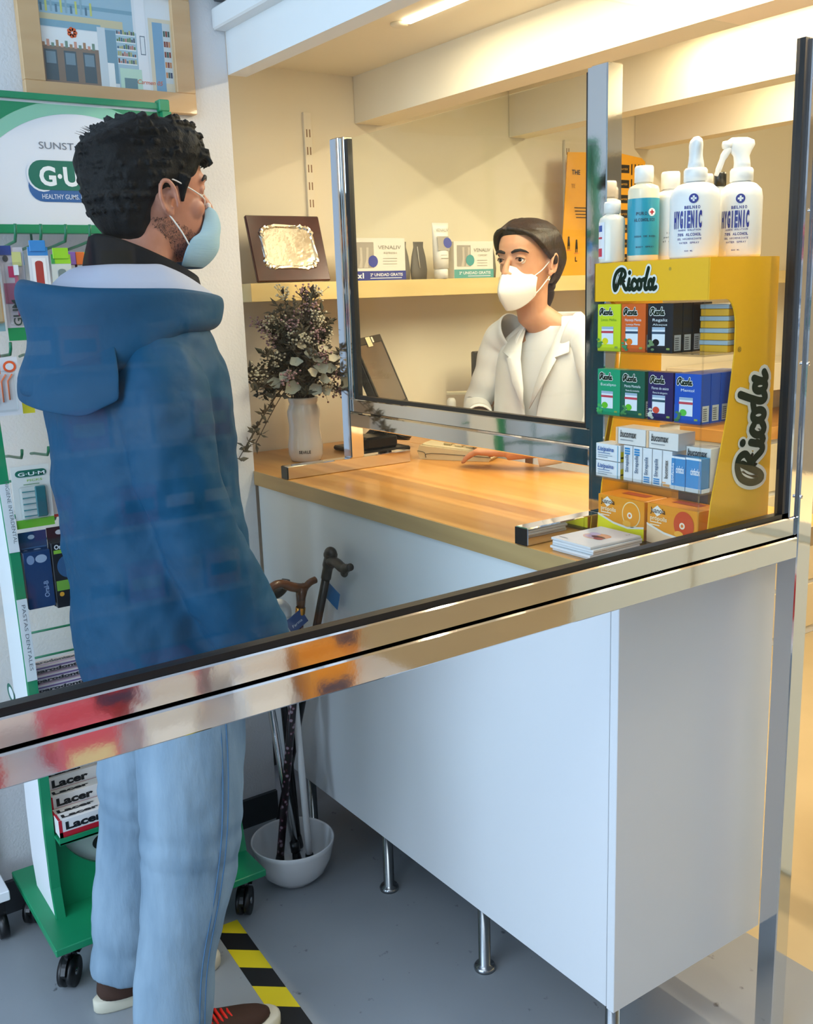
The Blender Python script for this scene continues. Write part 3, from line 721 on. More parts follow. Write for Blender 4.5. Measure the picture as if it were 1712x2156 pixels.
# shoes
SHOE = mat('brown_canvas', '3d2416', 0.8, bump=(300, 0.3, 0.001)); SOLE = mat('off_white_rubber', 'cfc9b4', 0.6); LACE = mat('red_lace', 'f02412', 0.6)
def shoe(cx, hy, rot):
    M = TL @ Matrix.Translation((cx, hy, 0.0008)) @ Matrix.Rotation(rot, 4, 'Z')
    def outline(k, z, s=1.0):
        r = []
        for j in range(36):
            a = 2*math.pi*j/36; s_ = math.sin(a); c = math.cos(a)
            y = .145+.145*s_*s; wdt = (.036+.013*max(0, s_+.2)) * s
            r.append((wdt*math.copysign(abs(c)**.8, c), y, z))
        return r
    sm = MB(); sm.loft([outline(0, .0, .97), outline(0, .004, 1.0), outline(0, .026, 1.0), outline(0, .030, .96)], SOLE, M)
    up_ = MB()
    rings = []
    for z, f, b_, wv in ((.024, .277, .010, .043), (.040, .272, .010, .043), (.055, .245, .012, .040), (.068, .190, .015, .037), (.082, .135, .018, .034), (.094, .115, .020, .032), (.096, .108, .026, .026)):
        r = []
        for j in range(36):
            a = 2*math.pi*j/36; s_ = math.sin(a); c = math.cos(a); cy = .09
            y = cy+((f-cy) if s_ > 0 else (cy-b_))*math.copysign(abs(s_)**.9, s_)
            r.append((wv*(1.08 if s_ > .2 and z < .05 else 1)*math.copysign(abs(c)**.85, c), y, z))
        rings.append(r)
    up_.loft(rings, SHOE, M)
    o = up_.build('shoe', man); s2_ = o.modifiers.new('s', 'SUBSURF'); s2_.levels = 1; s2_.render_levels = 1
    sm.build('sole', o); lb = MB()
    for i in range(7):
        y = .118+i*.0125; z = .093-i*.0058
        lb.tube([(-.024, y+.004, z-.009), (-.012, y, z+.003), (0, y-.002, z+.006), (.012, y, z+.003), (.024, y+.004, z-.009)], .0034, LACE, M, 8)
    lb.tube(cat_rom([(0, .118, .100), (.020, .105, .108), (.036, .108, .094), (.020, .114, .098), (0, .118, .100)], 4), .0026, LACE, M, 6)
    lb.tube(cat_rom([(0, .118, .100), (.014, .128, .085), (.034, .126, .065), (.044, .140, .040)], 4), .0026, LACE, M, 6)
    lb.build('laces', o)
shoe(.497, -.703, -.02); shoe(.748, -.682, -.03)
man['label'] = 'man in a blue hooded raincoat, light jeans and a surgical mask standing at the counter'

# ------------------------------------------------------------ pharmacist
WP = Vector((0.31, 0.80, 0.0))
wo = thing('person', 'woman in a white coat and white mask standing behind the worktop', 'person', WP)
TW = Matrix.Translation(-WP)
YW = math.radians(-76-90)
hc_ = Vector((0.305, 0.715, 1.452))
HW = TW @ Matrix.Translation(hc_) @ Matrix.Rotation(YW, 4, 'Z') @ Matrix.Rotation(math.radians(2), 4, 'X') @ Matrix.Scale(.955, 4)
BW = TW @ Matrix.Translation((0.325, 0.806, 0)) @ Matrix.Rotation(YW+math.radians(2), 4, 'Z')   # body frame: +Y = front
mb = MB(); add_head(mb, HW, SKIN_F, True)
mb.tube([HW @ Vector((0, -.02, .05)), HW @ Vector((0, -.035, -.03)), BW @ Vector((0, -.012, 1.36)), BW @ Vector((0, -.01, 1.30))], [.050, .046, .056, .07], SKIN_F, None, 24)
mb.loft([ering(0, 0, 1.38, .07, .05), ering(0, 0, 1.345, .145, .075), ering(0, 0, 1.25, .15, .095), ering(0, 0, 1.12, .125, .085), ering(0, 0, .98, .155, .10), ering(0, 0, .85, .15, .10)], SKIN_F, BW)
for xx in (-.085, .085):
    mb.tube([(xx, 0, .88), (xx, 0, .48), (xx, -.01, .07)], [.082, .052, .036], SKIN_F, BW, 14); mb.ell((xx, .05, .035), (.036, .11, .032), SKIN_F, BW)
# arms in world space
eL = Vector((.632, .650, 1.106)); wL = Vector((.475, .492, 1.080)); shL = Vector((.475, .80, 1.335))
eR = Vector((.112, .700, 1.142)); wR = Vector((.250, .585, 1.126)); shR = Vector((.165, .735, 1.335))
mb.tube([shL, (shL+eL)/2+Vector((.03, 0, 0)), eL, wL], [.045, .040, .036, .026], SKIN_F, TW, 16)
mb.tube([shR, (shR+eR)/2, eR, wR], [.045, .040, .036, .026], SKIN_F, TW, 16)
hand(mb, wL, (-.88, -.35, -.05), (0, 0, -1), SKIN_F, .13, side=-1, scale=.88, M=TW)
hand(mb, wR, (.80, -.50, -.14), (0, 0, -1), SKIN_F, .13, side=1, scale=.88, M=TW)
obj('body', fuse(mb, 0.0036, 3, SKIN_F), wo)
eyes(wo, HW, -0.05); brows(wo, HW, .0040)
for sx in (-1, 1):   # lashes
    MB().tube([HW @ Vector(p) for p in ((sx*.019, .0835, .1185), (sx*.027, .0880, .1215), (sx*.036, .0868, .1222), (sx*.0485, .0765, .1175))], [.0006, .0012, .0013, .0006], BROW, None, 6).build('eyelash', wo)
mb = MB(); tab = [(.055, .050, -.055, -.095), (.075, .066, -.052, -.106), (.095, .0745, -.040, -.113), (.118, .0785, -.022, -.117), (.140, .081, .006, -.119), (.158, .0825, .040, -.119), (.172, .082, .062, -.118),
       (.188, .079, .080, -.114), (.203, .073, .078, -.106), (.217, .061, .062, -.092), (.229, .044, .040, -.070), (.237, .020, .012, -.035)]
rings = []
for z, w, f, bk_ in tab:
    cy = -.04 if z < .15 else -.02; r = []
    for k in range(40):
        a = 2*math.pi*k/40; c, s = math.cos(a), math.sin(a); e = 2/2.25
        d = (f-cy) if s > 0 else (cy-bk_)
        r.append((w*math.copysign(abs(c)**e, c), cy+d*math.copysign(abs(s)**e, s), z))
    rings.append(r)
mb.loft(rings, HAIRB, HW)
# swept strands from the side parting, over the temples, back to the tail
tail = Vector((0, -.118, .048))
random.seed(5)
for sx in (-1, 1):
    for k in range(16):
        t = k/15
        p0_ = Vector((.018+sx*.006, .080-t*.10, .206+.028*math.sin(t*2.2)))
        p1_ = Vector((sx*(.058+.008*t), .070-t*.10, .186+.016*t)); p2_ = Vector((sx*.081, .018-t*.07, .140+.03*t)); p3_ = Vector((sx*.074, -.062-.02*t, .090+.02*t)); p4_ = tail+Vector((sx*.012, 0, .004*t))
        mb.tube(cat_rom([p0_, p1_, p2_, p3_, p4_], 5), [.006]*3+[.0085]*12+[.007]*6, HAIRB, HW, 7)
mb.ell(tail, (.020, .018, .018), HAIRB, HW)
wb = tail
mb.tube(cat_rom([tail, (.012, -.135, .020), (.035, -.140, -.020), (.055, -.128, -.075)], 6), [.016]*4+[.018]*8+[.012]*4+[.005]*3, HAIRB, HW, 12)
obj('hair', fuse(mb, 0.0024, 1, HAIRB), wo)
MB().tube([HW @ (tail+Vector((.014*math.cos(a), -.010, .002+.014*math.sin(a)))) for a in [k*math.pi/8 for k in range(17)]], .004, BLACKP, None, 8).build('hair_tie', wo)
FFP = mat('white_mask_fabric', 'eceae4', 0.85, bump=(300, 0.25, 0.001))
rows = []
for i in range(15):
    v = i/14; r = []
    ridge = .098+.040*math.sin(min(v*1.25, 1)*math.pi*.62) if v < .62 else .136-.046*((v-.62)/.38)**1.3
    for k in range(25):
        u = -1+k/12; au = abs(u)
        zt = .104-.034*au**1.4; zb2 = -.026+.046*au**2.2
        z = zt+(zb2-zt)*v
        sy = .034+.012*math.sin(v*math.pi)
        y = ridge+(sy-ridge)*(au**1.15)
        x = u*(.050+.014*math.sin(math.pi*(.25+.6*v)))
        r.append((x*1.05, y, z))
    rows.append(r)
mb = MB(); mb.loft(rows, FFP, HW, closed=False, caps=False); mk = mb.build('filter_mask', wo)
m_ = mk.modifiers.new('t', 'SOLIDIFY'); m_.thickness = .002; m_ = mk.modifiers.new('s', 'SUBSURF'); m_.levels = 1; m_.render_levels = 1
for sx in (-1, 1):
    MB().tube(cat_rom([HW @ Vector(p) for p in ((sx*.054, .045, .070), (sx*.066, .020, .088), (sx*.0755, -.004, .112), (sx*.078, -.020, .122))], 4), .0016, FFP, None, 6).build('ear_loop', mk)
    MB().tube(cat_rom([HW @ Vector(p) for p in ((sx*.054, .045, .016), (sx*.064, .022, .038), (sx*.073, .0, .064), (sx*.078, -.018, .084))], 4), .0016, FFP, None, 6).build('ear_loop', mk)
stm = mat('mask_stitch', 'c9c4b8', 0.8)
for v0, zz in ((3, 0), (11, 0)):
    mb = MB()
    for k in range(13, 23): 
        a_ = Vector(rows[v0][k]); b_ = Vector(rows[v0][k+1]); c_ = (a_+b_)/2; n_ = Vector((.5, 1, 0)).normalized()*.0028
        mb.tube([HW @ (a_+n_), HW @ (c_+n_)], .0006, stm, None, 4)
    mb.build('stitching', mk)
MB().tube([HW @ (Vector((-.0735, -.006, .070))+Vector((0, .007*math.cos(a), .007*math.sin(a)))) for a in [k*math.pi/6 for k in range(13)]], .0012, mat('gold', 'd8b060', 0.2, 1.0), None, 6).ell(HW @ Vector((-.0755, -.004, .062)), (.0025, .0025, .0025), EYEW).build('earring', wo)
# t-shirt neck and white coat
TS = mat('white_tshirt', 'dcdcdc', 0.9); COAT = mat('white_coat_cotton', 'e6e5e3', 0.8, bump=(18, 0.25, 0.008))
mb = MB(); mb.loft([ering(0, .0, 1.10, .125, .100), ering(0, .0, 1.25, .142, .106), ering(0, -.002, 1.335, .125, .085), ering(0, -.006, 1.372, .085, .070), ering(0, -.008, 1.386, .066, .062), ering(0, -.008, 1.384, .056, .054)], TS, BW, caps=False)
mb.build('tshirt', wo)
cf = wob(4, .008, 3, 7)
def cr_(z, rx, ry, cy=0, gap=0.0):
    r = []
    for k in range(49):
        a = math.radians(90+gap)+ (2*math.pi-2*math.radians(gap))*k/48; c, s = math.cos(a), math.sin(a)
        d = cf(a, z)
        r.append((rx*(1+d)*math.copysign(abs(c)**.87, c), cy+ry*(1+d)*math.copysign(abs(s)**.87, s), z))
    return r
mb = MB()
lv = [(.86, .205, .150, 2), (.95, .200, .148, 2), (1.05, .188, .142, 2), (1.14, .180, .136, 3), (1.20, .178, .132, 6), (1.27, .176, .126, 14), (1.32, .168, .114, 20), (1.35, .150, .098, 24), (1.375, .118, .082, 28), (1.395, .085, .070, 34), (1.412, .066, .060, 40)]
mb.loft([cr_(z, rx, ry, -.004, g) for z, rx, ry, g in lv], COAT, BW, closed=False, caps=False)
co = mb.build('lab_coat', wo); m_ = co.modifiers.new('t', 'SOLIDIFY'); m_.thickness = .004; m_.offset = 1; m_ = co.modifiers.new('s', 'SUBSURF'); m_.levels = 1; m_.render_levels = 1
def sleeve(path, rr):
    k = MB(); pts = cat_rom(path, 5); n = len(pts)
    k.tube(pts, [(rr[0]+(rr[1]-rr[0])*i/(n-1))*(1+.05*math.sin(i*1.9)) for i in range(n)], COAT, TW, 24, caps=False)
    o = k.build('sleeve', co); m2 = o.modifiers.new('t', 'SOLIDIFY'); m2.thickness = .004; m2 = o.modifiers.new('s', 'SUBSURF'); m2.levels = 1; m2.render_levels = 1
sleeve([shL+Vector((-.07, -.02, .035)), shL+Vector((-.01, 0, .0)), (shL+eL)/2+Vector((.035, 0, 0)), eL+Vector((.01, .0, .012)), eL+(wL-eL)*.42], (.058, .046))
sleeve([shR+Vector((.06, .01, .035)), shR+Vector((0, 0, .0)), (shR+eR)/2, eR+Vector((-.01, -.0, .01)), eR+(wR-eR)*.62], (.058, .040))
for e_, w_, f0_, f1_, cr2 in ((eL, wL, .38, .64, .050), (eR, wR, .58, .84, .041)):   # rolled cuffs
    a_ = e_+(w_-e_)*f0_; b_ = e_+(w_-e_)*f1_
    k = MB(); k.tube([a_, (a_+b_)/2, b_], [cr2-.003, cr2-.001, cr2], COAT, TW, 24, caps=False); o = k.build('cuff', co); m2 = o.modifiers.new('t', 'SOLIDIFY'); m2.thickness = .004; m2.offset = 0
# lapels and collar
for sx in (-1, 1):
    k = MB()
    pts = [(sx*.058, .048, 1.392), (sx*.098, .078, 1.352), (sx*.108, .100, 1.318), (sx*.074, .118, 1.305), (sx*.080, .120, 1.300), (sx*.050, .138, 1.235), (sx*.010, .146, 1.165), (sx*.018, .134, 1.22), (sx*.040, .112, 1.30), (sx*.052, .085, 1.345)]
    cpt = Vector((sx*.062, .112, 1.30)); vs = [BW @ Vector((p[0], p[1]+.008, p[2])) for p in pts]+[BW @ (cpt+Vector((0, .012, 0)))]
    n = len(pts); k.add(vs, [(i, (i+1) % n, n) for i in range(n)], COAT, None, True)
    o = k.build('lapel', co); m2 = o.modifiers.new('t', 'SOLIDIFY'); m2.thickness = .003
k = MB(); rows = []
for j, (rx, ry, dz) in enumerate(((.058, .056, 0), (.064, .062, .018), (.076, .072, .012), (.092, .082, -.018))):
    rows.append([(rx*math.cos(a), -.006+ry*math.sin(a), 1.405+dz-.018*max(0, math.sin(a)+.3)) for a in [math.radians(140+260*i/24) for i in range(25)]])
k.loft(rows, COAT, BW, closed=False, caps=False); o = k.build('coat_collar', co); m2 = o.modifiers.new('t', 'SOLIDIFY'); m2.thickness = .003; m2 = o.modifiers.new('s', 'SUBSURF'); m2.levels = 1; m2.render_levels = 1
k = MB()
for z in (1.13, 1.05): MB().lathe([(.0001, .003), (.006, .003), (.0065, .0), (.0001, 0)], TS, BW @ Matrix.Translation((.004, .148, z)) @ Matrix.Rotation(-math.pi/2, 4, 'X'), 14).build('button', co)
k = MB(); FB = FR((-.082, .134, 1.222), (-.98, -.16, 0), (0, 0, 1))
bm_ = mat('grey_badge_metal', '7d7864', 0.35, 0.3); k.box((-.027, -.009, -.002), (.027, .009, .002), bm_, FB, bev=.001)
k.text(FB, 'R.', -.004, -.001, .006, .0025, P('2a2620'), shear=.3); k.rect(FB, -.004, -.0055, .022, -.0045, .0025, P('2a2620'))
k.build('name_badge', co)
k = MB(); FB = FR((-.095, .132, 1.15), (-.98, -.16, 0), (0, 0, 1)); k.box((-.045, -.002, -.001), (.045, .002, .002), COAT, FB, bev=.001); k.build('pocket_hem', co)
# ============================================================ PAINTING over the stand
fr = thing('framed_painting', 'light wood frame with a watercolour of a pharmacy room on the white wall', 'painting', (0.0, -0.305, 2.06))
q = lambda x, y, z: (x, y+0.305, z-2.06)
y0, y1, z0, z1 = -0.505, -0.100, 1.932, 2.235; iw = 0.047
for a, b_ in (((y0, z0), (y1, z0+iw)), ((y0, z1-iw), (y1, z1)), ((y0, z0+iw), (y0+iw, z1-iw)), ((y1-iw, z0+iw), (y1, z1-iw))):
    MB().box(q(.001, a[0], a[1]), q(.024, b_[0], b_[1]), FRAMEW, bev=.0015).build('frame_rail', fr)
MB().box(q(.001, y0+iw-.003, z0+iw-.003), q(.010, y1-iw+.003, z1-iw+.003), P('e8ecf0', .8)).build('backing', fr)
F = FR(q(.0101, y0+iw, z0+iw), (0, 1, 0), (0, 0, 1)); W_, H_ = (y1-y0-2*iw), (z1-z0-2*iw)
pm = MB(); R_ = lambda x0, y0_, x1, y1_, o, c: pm.rect(F, x0*W_, y0_*H_, x1*W_, y1_*H_, o*.0001, P(c, .8))
R_(0, 0, 1, 1, 1, 'dfe6ec'); R_(0, .60, .70, 1, 2, '9fc0d2'); R_(0, .78, .70, .82, 3, '7fa7bb'); R_(0, .62, .62, .70, 3, 'cfc6a4'); R_(0, .57, .45, .64, 4, '86aec2')
R_(0, .36, .42, .56, 3, 'eef1f3'); R_(0, 0, .44, .38, 4, '8c7a6c'); 
for k in range(3): R_(.02+k*.14, .03, .11+k*.14, .34, 5, '56646c'); R_(.03+k*.14, .20, .10+k*.14, .32, 6, '7d93a0')
R_(.42, 0, .48, .62, 5, 'cfdbe3'); R_(.48, .05, .56, .60, 5, '7aa0b4'); R_(.56, .0, .72, .60, 5, 'a9c6d4')
random.seed(2)
for k in range(5):
    R_(.56, .26+k*.075, .71, .272+k*.075, 7, 'edf1f4')
    for j in range(9): R_(.565+j*.016, .272+k*.075, .577+j*.016, .272+k*.075+random.uniform(.02, .05), 8, random.choice(['8a5a4a', '4f6f8a', 'c98a7a', '6f8a5a', 'b7b37a', '5a5f6a']))
R_(.72, 0, .80, 1, 5, 'e9edf3'); R_(.745, .38, .785, .58, 6, '6d7f8c'); R_(.75, .39, .78, .57, 7, 'e2e8ee'); R_(.82, 0, 1, .78, 5, 'd9d2bd'); R_(.85, 0, .93, .74, 6, '7fa9c9'); R_(.93, .10, .99, .74, 6, 'c9d4da')
for k in range(5):
    for j in range(3): R_(.935+j*.018, .16+k*.11, .95+j*.018, .22+k*.11, 7, random.choice(['8a4a3a', '3f5f5a', 'c98a5a', '3f4a6a']))
R_(.57, 0, .74, .22, 7, 'bfe0d0'); R_(.48, 0, .53, .26, 7, 'eef3f5'); R_(.60, 0, .70, .12, 8, '6f8f9a')
for k in range(11): R_(.02+k*.036, .72+.0*k, .035+k*.036, .80+.05*(k % 3), 6, ['5f7f92', 'c8cf7a', '8fb0c0'][k % 3])
for k in range(12): R_(.01+k*.033, .37, .03+k*.033, .41+.03*(k % 2), 6, ['b08a6a', 'd9a08a', '7f9a8a'][k % 3])
for a in range(7): pm.disc(F, (.235+.022*math.cos(a*.9))*W_, (.53+.035*math.sin(a*.9))*H_, .016*W_, .022*H_, .0009, P('e2622c', .8), 12)
pm.text(F, 'Carmen 05', .70*W_, .07*H_, .010, .0012, P('d9622c', .8), shear=.3)
pm.build('picture', fr)

# ============================================================ DENTAL CARE DISPLAY STAND
ds = thing('display_stand', 'green and white dental care display stand on castors against the white wall', 'display stand', (0.22, -0.50, 0.0))
q = lambda x, y, z: (x-0.22, y+0.50, z); TD = Matrix.Translation((-0.22, 0.50, 0))
YL, YR = -0.715, -0.245
MB().box(q(.045, -.750, .112), q(.425, -.245, .130), GREEN, bev=.002).build('base', ds)
def castor(x, y):
    k = MB(); M = TD @ Matrix.Translation((x, y, 0)) @ Matrix.Rotation(.9, 4, 'Z')
    k.tube([(-.016, 0, .036), (-.004, 0, .036)], .034, BLACKP, M, 28); k.tube([(.004, 0, .036), (.016, 0, .036)], .034, BLACKP, M, 28)
    k.tube([(-.018, 0, .036), (.018, 0, .036)], .008, STEEL, M, 12)
    pts = [(.040*math.cos(a), .036+.040*math.sin(a)) for a in [math.radians(20+140*i/12) for i in range(13)]]+[(-.030, .036), (.030, .036)]
    k.prism(pts, .010, BLACKP, M @ FR((-.005, 0, 0), (0, 1, 0), (0, 0, 1)))
    k.cyl((0, .0, .07), (0, .0, .112), .011, STEEL, M); k.box((-.012, .034, .058), (.012, .058, .066), BLACKP, M)
    k.build('castor', ds)
for x, y in ((.375, -.715), (.375, -.285), (.085, -.715), (.085, -.285)): castor(x, y)
# side panels: flared board, white outside, green front edge with white label holders
def side(y, out):
    prof = [(.30, .13), (.285, .20), (.285, .33), (.295, .46), (.300, .60), (.298, .75), (.285, .95), (.262, 1.12), (.235, 1.35), (.205, 1.65), (.190, 1.90)]
    k = MB(); k.prism([(x, z) for x, z in prof]+[(x-.125-.03*min(1, max(0, (1.0-z)/.8)), z) for x, z in reversed(prof)], .018, FASCIA, TD @ FR((0, y+.018, 0), (1, 0, 0), (0, 0, 1)))
    k.build('side_panel', ds)
    e = MB()
    for i in range(len(prof)-1):
        (xa, za), (xb, zb_) = prof[i], prof[i+1]
        m = GREEN
        e.loft([[(xa, y-.001, za), (xa+.016, y-.001, za), (xa+.016, y+.019, za), (xa, y+.019, za)], [(xb, y-.001, zb_), (xb+.016, y-.001, zb_), (xb+.016, y+.019, zb_), (xb, y+.019, zb_)]], m, TD, smooth=False)
    e.build('front_edge', ds)
    if out:
        for za, zb_, xa, xb, txt in ((.985, 1.145, .296, .272, 'HIGIENE INTERDENTAL'), (.705, .885, .315, .3065, 'PASTAS DENTALES')):
            k = MB(); d = Vector((xb-xa, 0, zb_-za)); M = TD @ FR((xa+.001, y-.002, za), (0, 1, 0), d)
            k.box((0, 0, 0), (.021, d.length, .0015), P('e6e8ea'), M)
            n_ = M.to_3x3().col[2]
            k.text(TD @ FR((xa+.003, y+.0045, za+d.length), (0-d.x, 0, -d.z), (0, 1, 0)), txt, .01, 0, .0075, .0012, P('6a7078'), w=d.length*.8)
            k.text(TD @ FR((xa+.003, y+.0045, za+d.length), (0-d.x, 0, -d.z), (0, 1, 0)), txt, .01, 0, .0075, .0012, P('6a7078'), w=d.length*.8)
            k.build('section_label', ds)
side(YL, True); side(YR-.018, False)
k = MB(); FS = FR(q(.06, YL-.0015, .60), (1, 0, 0), (0, 0, 1))
k.disc(FS, .075, .02, .035, .022, 0, P('0f6a58')); k.disc(FS, .08, .022, .022, .014, .0005, P('e6e8ea')); k.text(FS, 'GUM', .062, -.012, .012, .0006, P('0f6a58'), bold=.02); k.build('side_logo', ds)
# header board
HX = .190
k = MB(); k.box(q(HX-.012, YL, 1.655), q(HX, YR, 1.905), P('dfe2ea', .5)); k.build('header_board', ds)
FH = FR(q(HX, YL, 1.655), (0, 1, 0), (0, 0, 1)); k = MB()
def arc_band(cx, cy, r0, r1, off, m, a0, a1, clipx=None):
    n = 24
    for i in range(n):
        b0 = a0+(a1-a0)*i/n; b1 = a0+(a1-a0)*(i+1)/n
        k.quad([(cx+r*math.cos(b), cy+r*math.sin(b), off) for r, b in ((r0, b0), (r1, b0), (r1, b1), (r0, b1))], m, FH)
Wd = YR-YL
# curved green corner fields: the white disc is centred on the board
def corner(sgn, m, R, off, cx, cy):
    top = .245; n = 18
    for i in range(n):
        xa = cx+sgn*(R*i/n); xb = cx+sgn*(R*(i+1)/n)
        ya = cy+math.sqrt(max(R*R-(xa-cx)**2, 0)); yb = cy+math.sqrt(max(R*R-(xb-cx)**2, 0))
        xa_, xb_ = [max(0.0, min(Wd, v)) for v in (xa, xb)]
        if abs(xa_-xb_) < 1e-5: continue
        k.quad([(xa_, min(ya, top), off), (xb_, min(yb, top), off), (xb_, top, off), (xa_, top, off)], m, FH)
corner(-1, P('8cc7ad', .5), .258, .0004, .262, -.030); corner(1, P('8cc7ad', .5), .258, .0004, .262, -.030)
corner(-1, GREEN, .285, .0008, .262, -.030); corner(1, GREEN, .285, .0008, .262, -.030)
k.text(FH, 'SUNSTAR', .178, .155, .0145, .0010, P('70757f'), w=.105)
GD = P('0e6b58', .4); GB = P('2c5f9c', .4)
lx, ly = .150, .092
k.disc(FH, lx+.028, ly-.014, .030, .030, .0010, GB, 20); k.disc(FH, lx+.158, ly-.014, .030, .030, .0011, GB, 20); k.rect(FH, lx+.028, ly-.044, lx+.158, ly+.01, .0012, GB)
k.disc(FH, lx+.028, ly+.010, .032, .034, .0014, P('dfe2ea', .5), 20)
k.disc(FH, lx+.028, ly+.010, .028, .030, .0018, GD, 20); k.disc(FH, lx+.158, ly+.010, .028, .030, .0019, GD, 20); k.rect(FH, lx+.028, ly-.020, lx+.158, ly+.040, .0020, GD)
k.text(FH, 'G·U·M', lx+.022, ly-.010, .038, .0024, P('e9ecee'), bold=.035, w=.135)
k.text(FH, 'HEALTHY GUMS. HEALTHY LIFE.', lx+.024, ly-.038, .010, .0016, P('d5dcec'), bold=.01, w=.150)
k.build('header_print', ds)
MB().box(q(.160, YL-.005, 1.905), q(.200, YR, 1.918), GREEN, bev=.001).build('top_bar', ds)
MB().box(q(.180, YR-.026, 1.9), q(.208, YR-.002, 1.925), GREEN, bev=.002).build('corner_clip', ds)
MB().box(q(.165, YL+.018, 1.638), q(.196, YR-.018, 1.656), GREEN, bev=.001).build('hook_rail', ds)
# wire grid rods
rods = [1.30, 1.10, 1.02, .955, .905, .735, .672]
for z in rods: MB().cyl(q(.082, YL+.018, z), q(.082, YR-.018, z), .0028, GREEN_WIRE, n=8).build('rod', ds)
for y in (-.545, -.40): MB().cyl(q(.086, y, .60), q(.086, y, 1.65), .0028, GREEN_WIRE, n=8).build('rod', ds)
# display hooks
hooks = []
def hook(y, z, ln, tip=.028):
    p = [q(.090, y, z-.006), q(.12, y, z-.002), q(.09+ln*.6, y, z+.002), q(.09+ln, y, z+.007), q(.09+ln+.010, y, z+.010+tip*.4), q(.09+ln+.014, y, z+.012+tip)]
    MB().tube(p, .0032, GREEN_WIRE, n=8).build('hook', ds)
for y in (-.690, -.640, -.590, -.540, -.490, -.440, -.390, -.340): hook(y+.012, 1.610, .185)
for y in (-.66, -.60, -.50): hook(y, 1.385, .17, .02)
for y, z in ((-.655, 1.165), (-.60, 1.165), (-.650, 1.022), (-.60, 1.022), (-.5, 1.165), (-.5, 1.022)): hook(y, z, .14, .014)
# shelves for boxed toothpaste
k = MB(); k.box(q(.10, YL+.018, .632), q(.300, YR-.018, .638), GREEN, bev=.001); k.box(q(.296, YL+.018, .632), q(.300, YR-.018, .646), GREEN); k.build('shelf', ds)
k = MB(); k.box(q(.10, YL+.018, .322), q(.345, YR-.018, .328), GREEN, bev=.001); k.box(q(.341, YL+.018, .322), q(.345, YR-.018, .337), GREEN); k.build('shelf', ds)
# lower front board with curved cut
k = MB(); cyy = (YL+YR)/2; bw = (YR-YL)/2-.018
pts = [(-bw, .13), (bw, .13), (bw, .320)]+[((bw-.020)*math.cos(a), .320-.14*math.sin(a)) for a in [math.pi*i/24 for i in range(25)]]+[(-bw, .320)]
k.prism(pts, .010, GREEN, TD @ FR((.262, cyy, 0), (0, 1, 0), (0, 0, 1))); k.build('lower_board', ds)
k = MB(); k.box(q(.245, YL+.018, .13), q(.255, YR-.018, .322), P('b9c6c0', .5)); k.disc(FR(q(.2555, cyy, .215), (0, 1, 0), (0, 0, 1)), -.09, .035, .034, .022, 0, P('15191d')); k.disc(FR(q(.2557, cyy, .215), (0, 1, 0), (0, 0, 1)), -.082, .036, .022, .014, 0, P('b9c6c0')); k.build('lower_back_board', ds)

# ---- blister packs and cartons on the stand (each its own thing)
def pack(name, label, cat, y, z0, w_, h_, x=.27, base='e4e4e2', marks=(), d=.012, tab=.012, group='packs hanging on the dental display', rz=0, top=None):
    t = thing(name, label, cat, (x, y, z0), math.radians(90+rz), group)
    bm2 = P(base, .5); c_ = MB(); c_.box((-w_/2, -.0008, 0), (w_/2, .0008, h_), bm2); c_.build('card', t)
    F_ = FR((-w_/2, -.0010, 0), (1, 0, 0), (0, 0, 1)); m2 = MB()
    for mk_ in marks:
        if mk_[0] == 'r': _, a0, b0, a1, b1, col = mk_; m2.rect(F_, a0*w_, b0*h_, a1*w_, b1*h_, .0002+.0002*(len(m2.f) % 20), P(col, .5))
        elif mk_[0] == 'd': _, a0, b0, ra, rb, col = mk_; m2.disc(F_, a0*w_, b0*h_, ra*w_, rb*h_, .0003+.0002*(len(m2.f) % 20), P(col, .5), 18)
        elif mk_[0] == 't': _, a0, b0, hh, ww, s_, col = mk_; m2.text(F_, s_, a0*w_, b0*h_, hh*h_, .005, P(col, .5), w=ww*w_, bold=.02)
        elif mk_[0] == 'v': _, a0, b0, hh, ww, s_, col = mk_; m2.text(FR((-w_/2, -.0010, 0), (0, 0, 1), (-1, 0, 0)), s_, b0*h_, -a0*w_, hh*w_, .005, P(col, .5), w=ww*h_, bold=.02)
    if m2.f: m2.build('print', t)
    return t
def blister(t, x0, x1, z0, z1, d, tint=(0.93, 0.95, 0.95)):
    MB().box((x0, -d, z0), (x1, -.0005, z1), glass('blister_plastic', tint, .9), bev=.004).build('blister', t)
def brush(t, x, z0, z1, col, head='dfe4ea', d=.006):
    k = MB(); k.tube([(x, -d, z0), (x, -d-.003, z0+(z1-z0)*.4), (x, -d, z1)], [.004, .0045, .003], P(col, .4), n=8); k.box((x-.004, -d-.008, z1-.02), (x+.004, -d, z1), P(head, .6)); k.build('toothbrush', t)
t = pack('toothbrush_pack', 'brown cardboard toothbrush pack at the left edge of the top hook row', 'toothbrush pack', -.695, 1.440, .052, .175, .285, 'b09a78', [('r', 0, .0, 1, .10, '7fa3ab'), ('r', .55, .2, .57, .9, '8f7c5e'), ('v', .95, .12, .2, .14, 'OOOO', '4a4034'), ('d', .75, .30, .14, .04, '4a4034'), ('r', .62, .42, .85, .44, '4a4034')])
MB().box((-.024, -.014, .016), (.024, -.001, .165), P('b09a78', .6), bev=.004).build('carton', t)
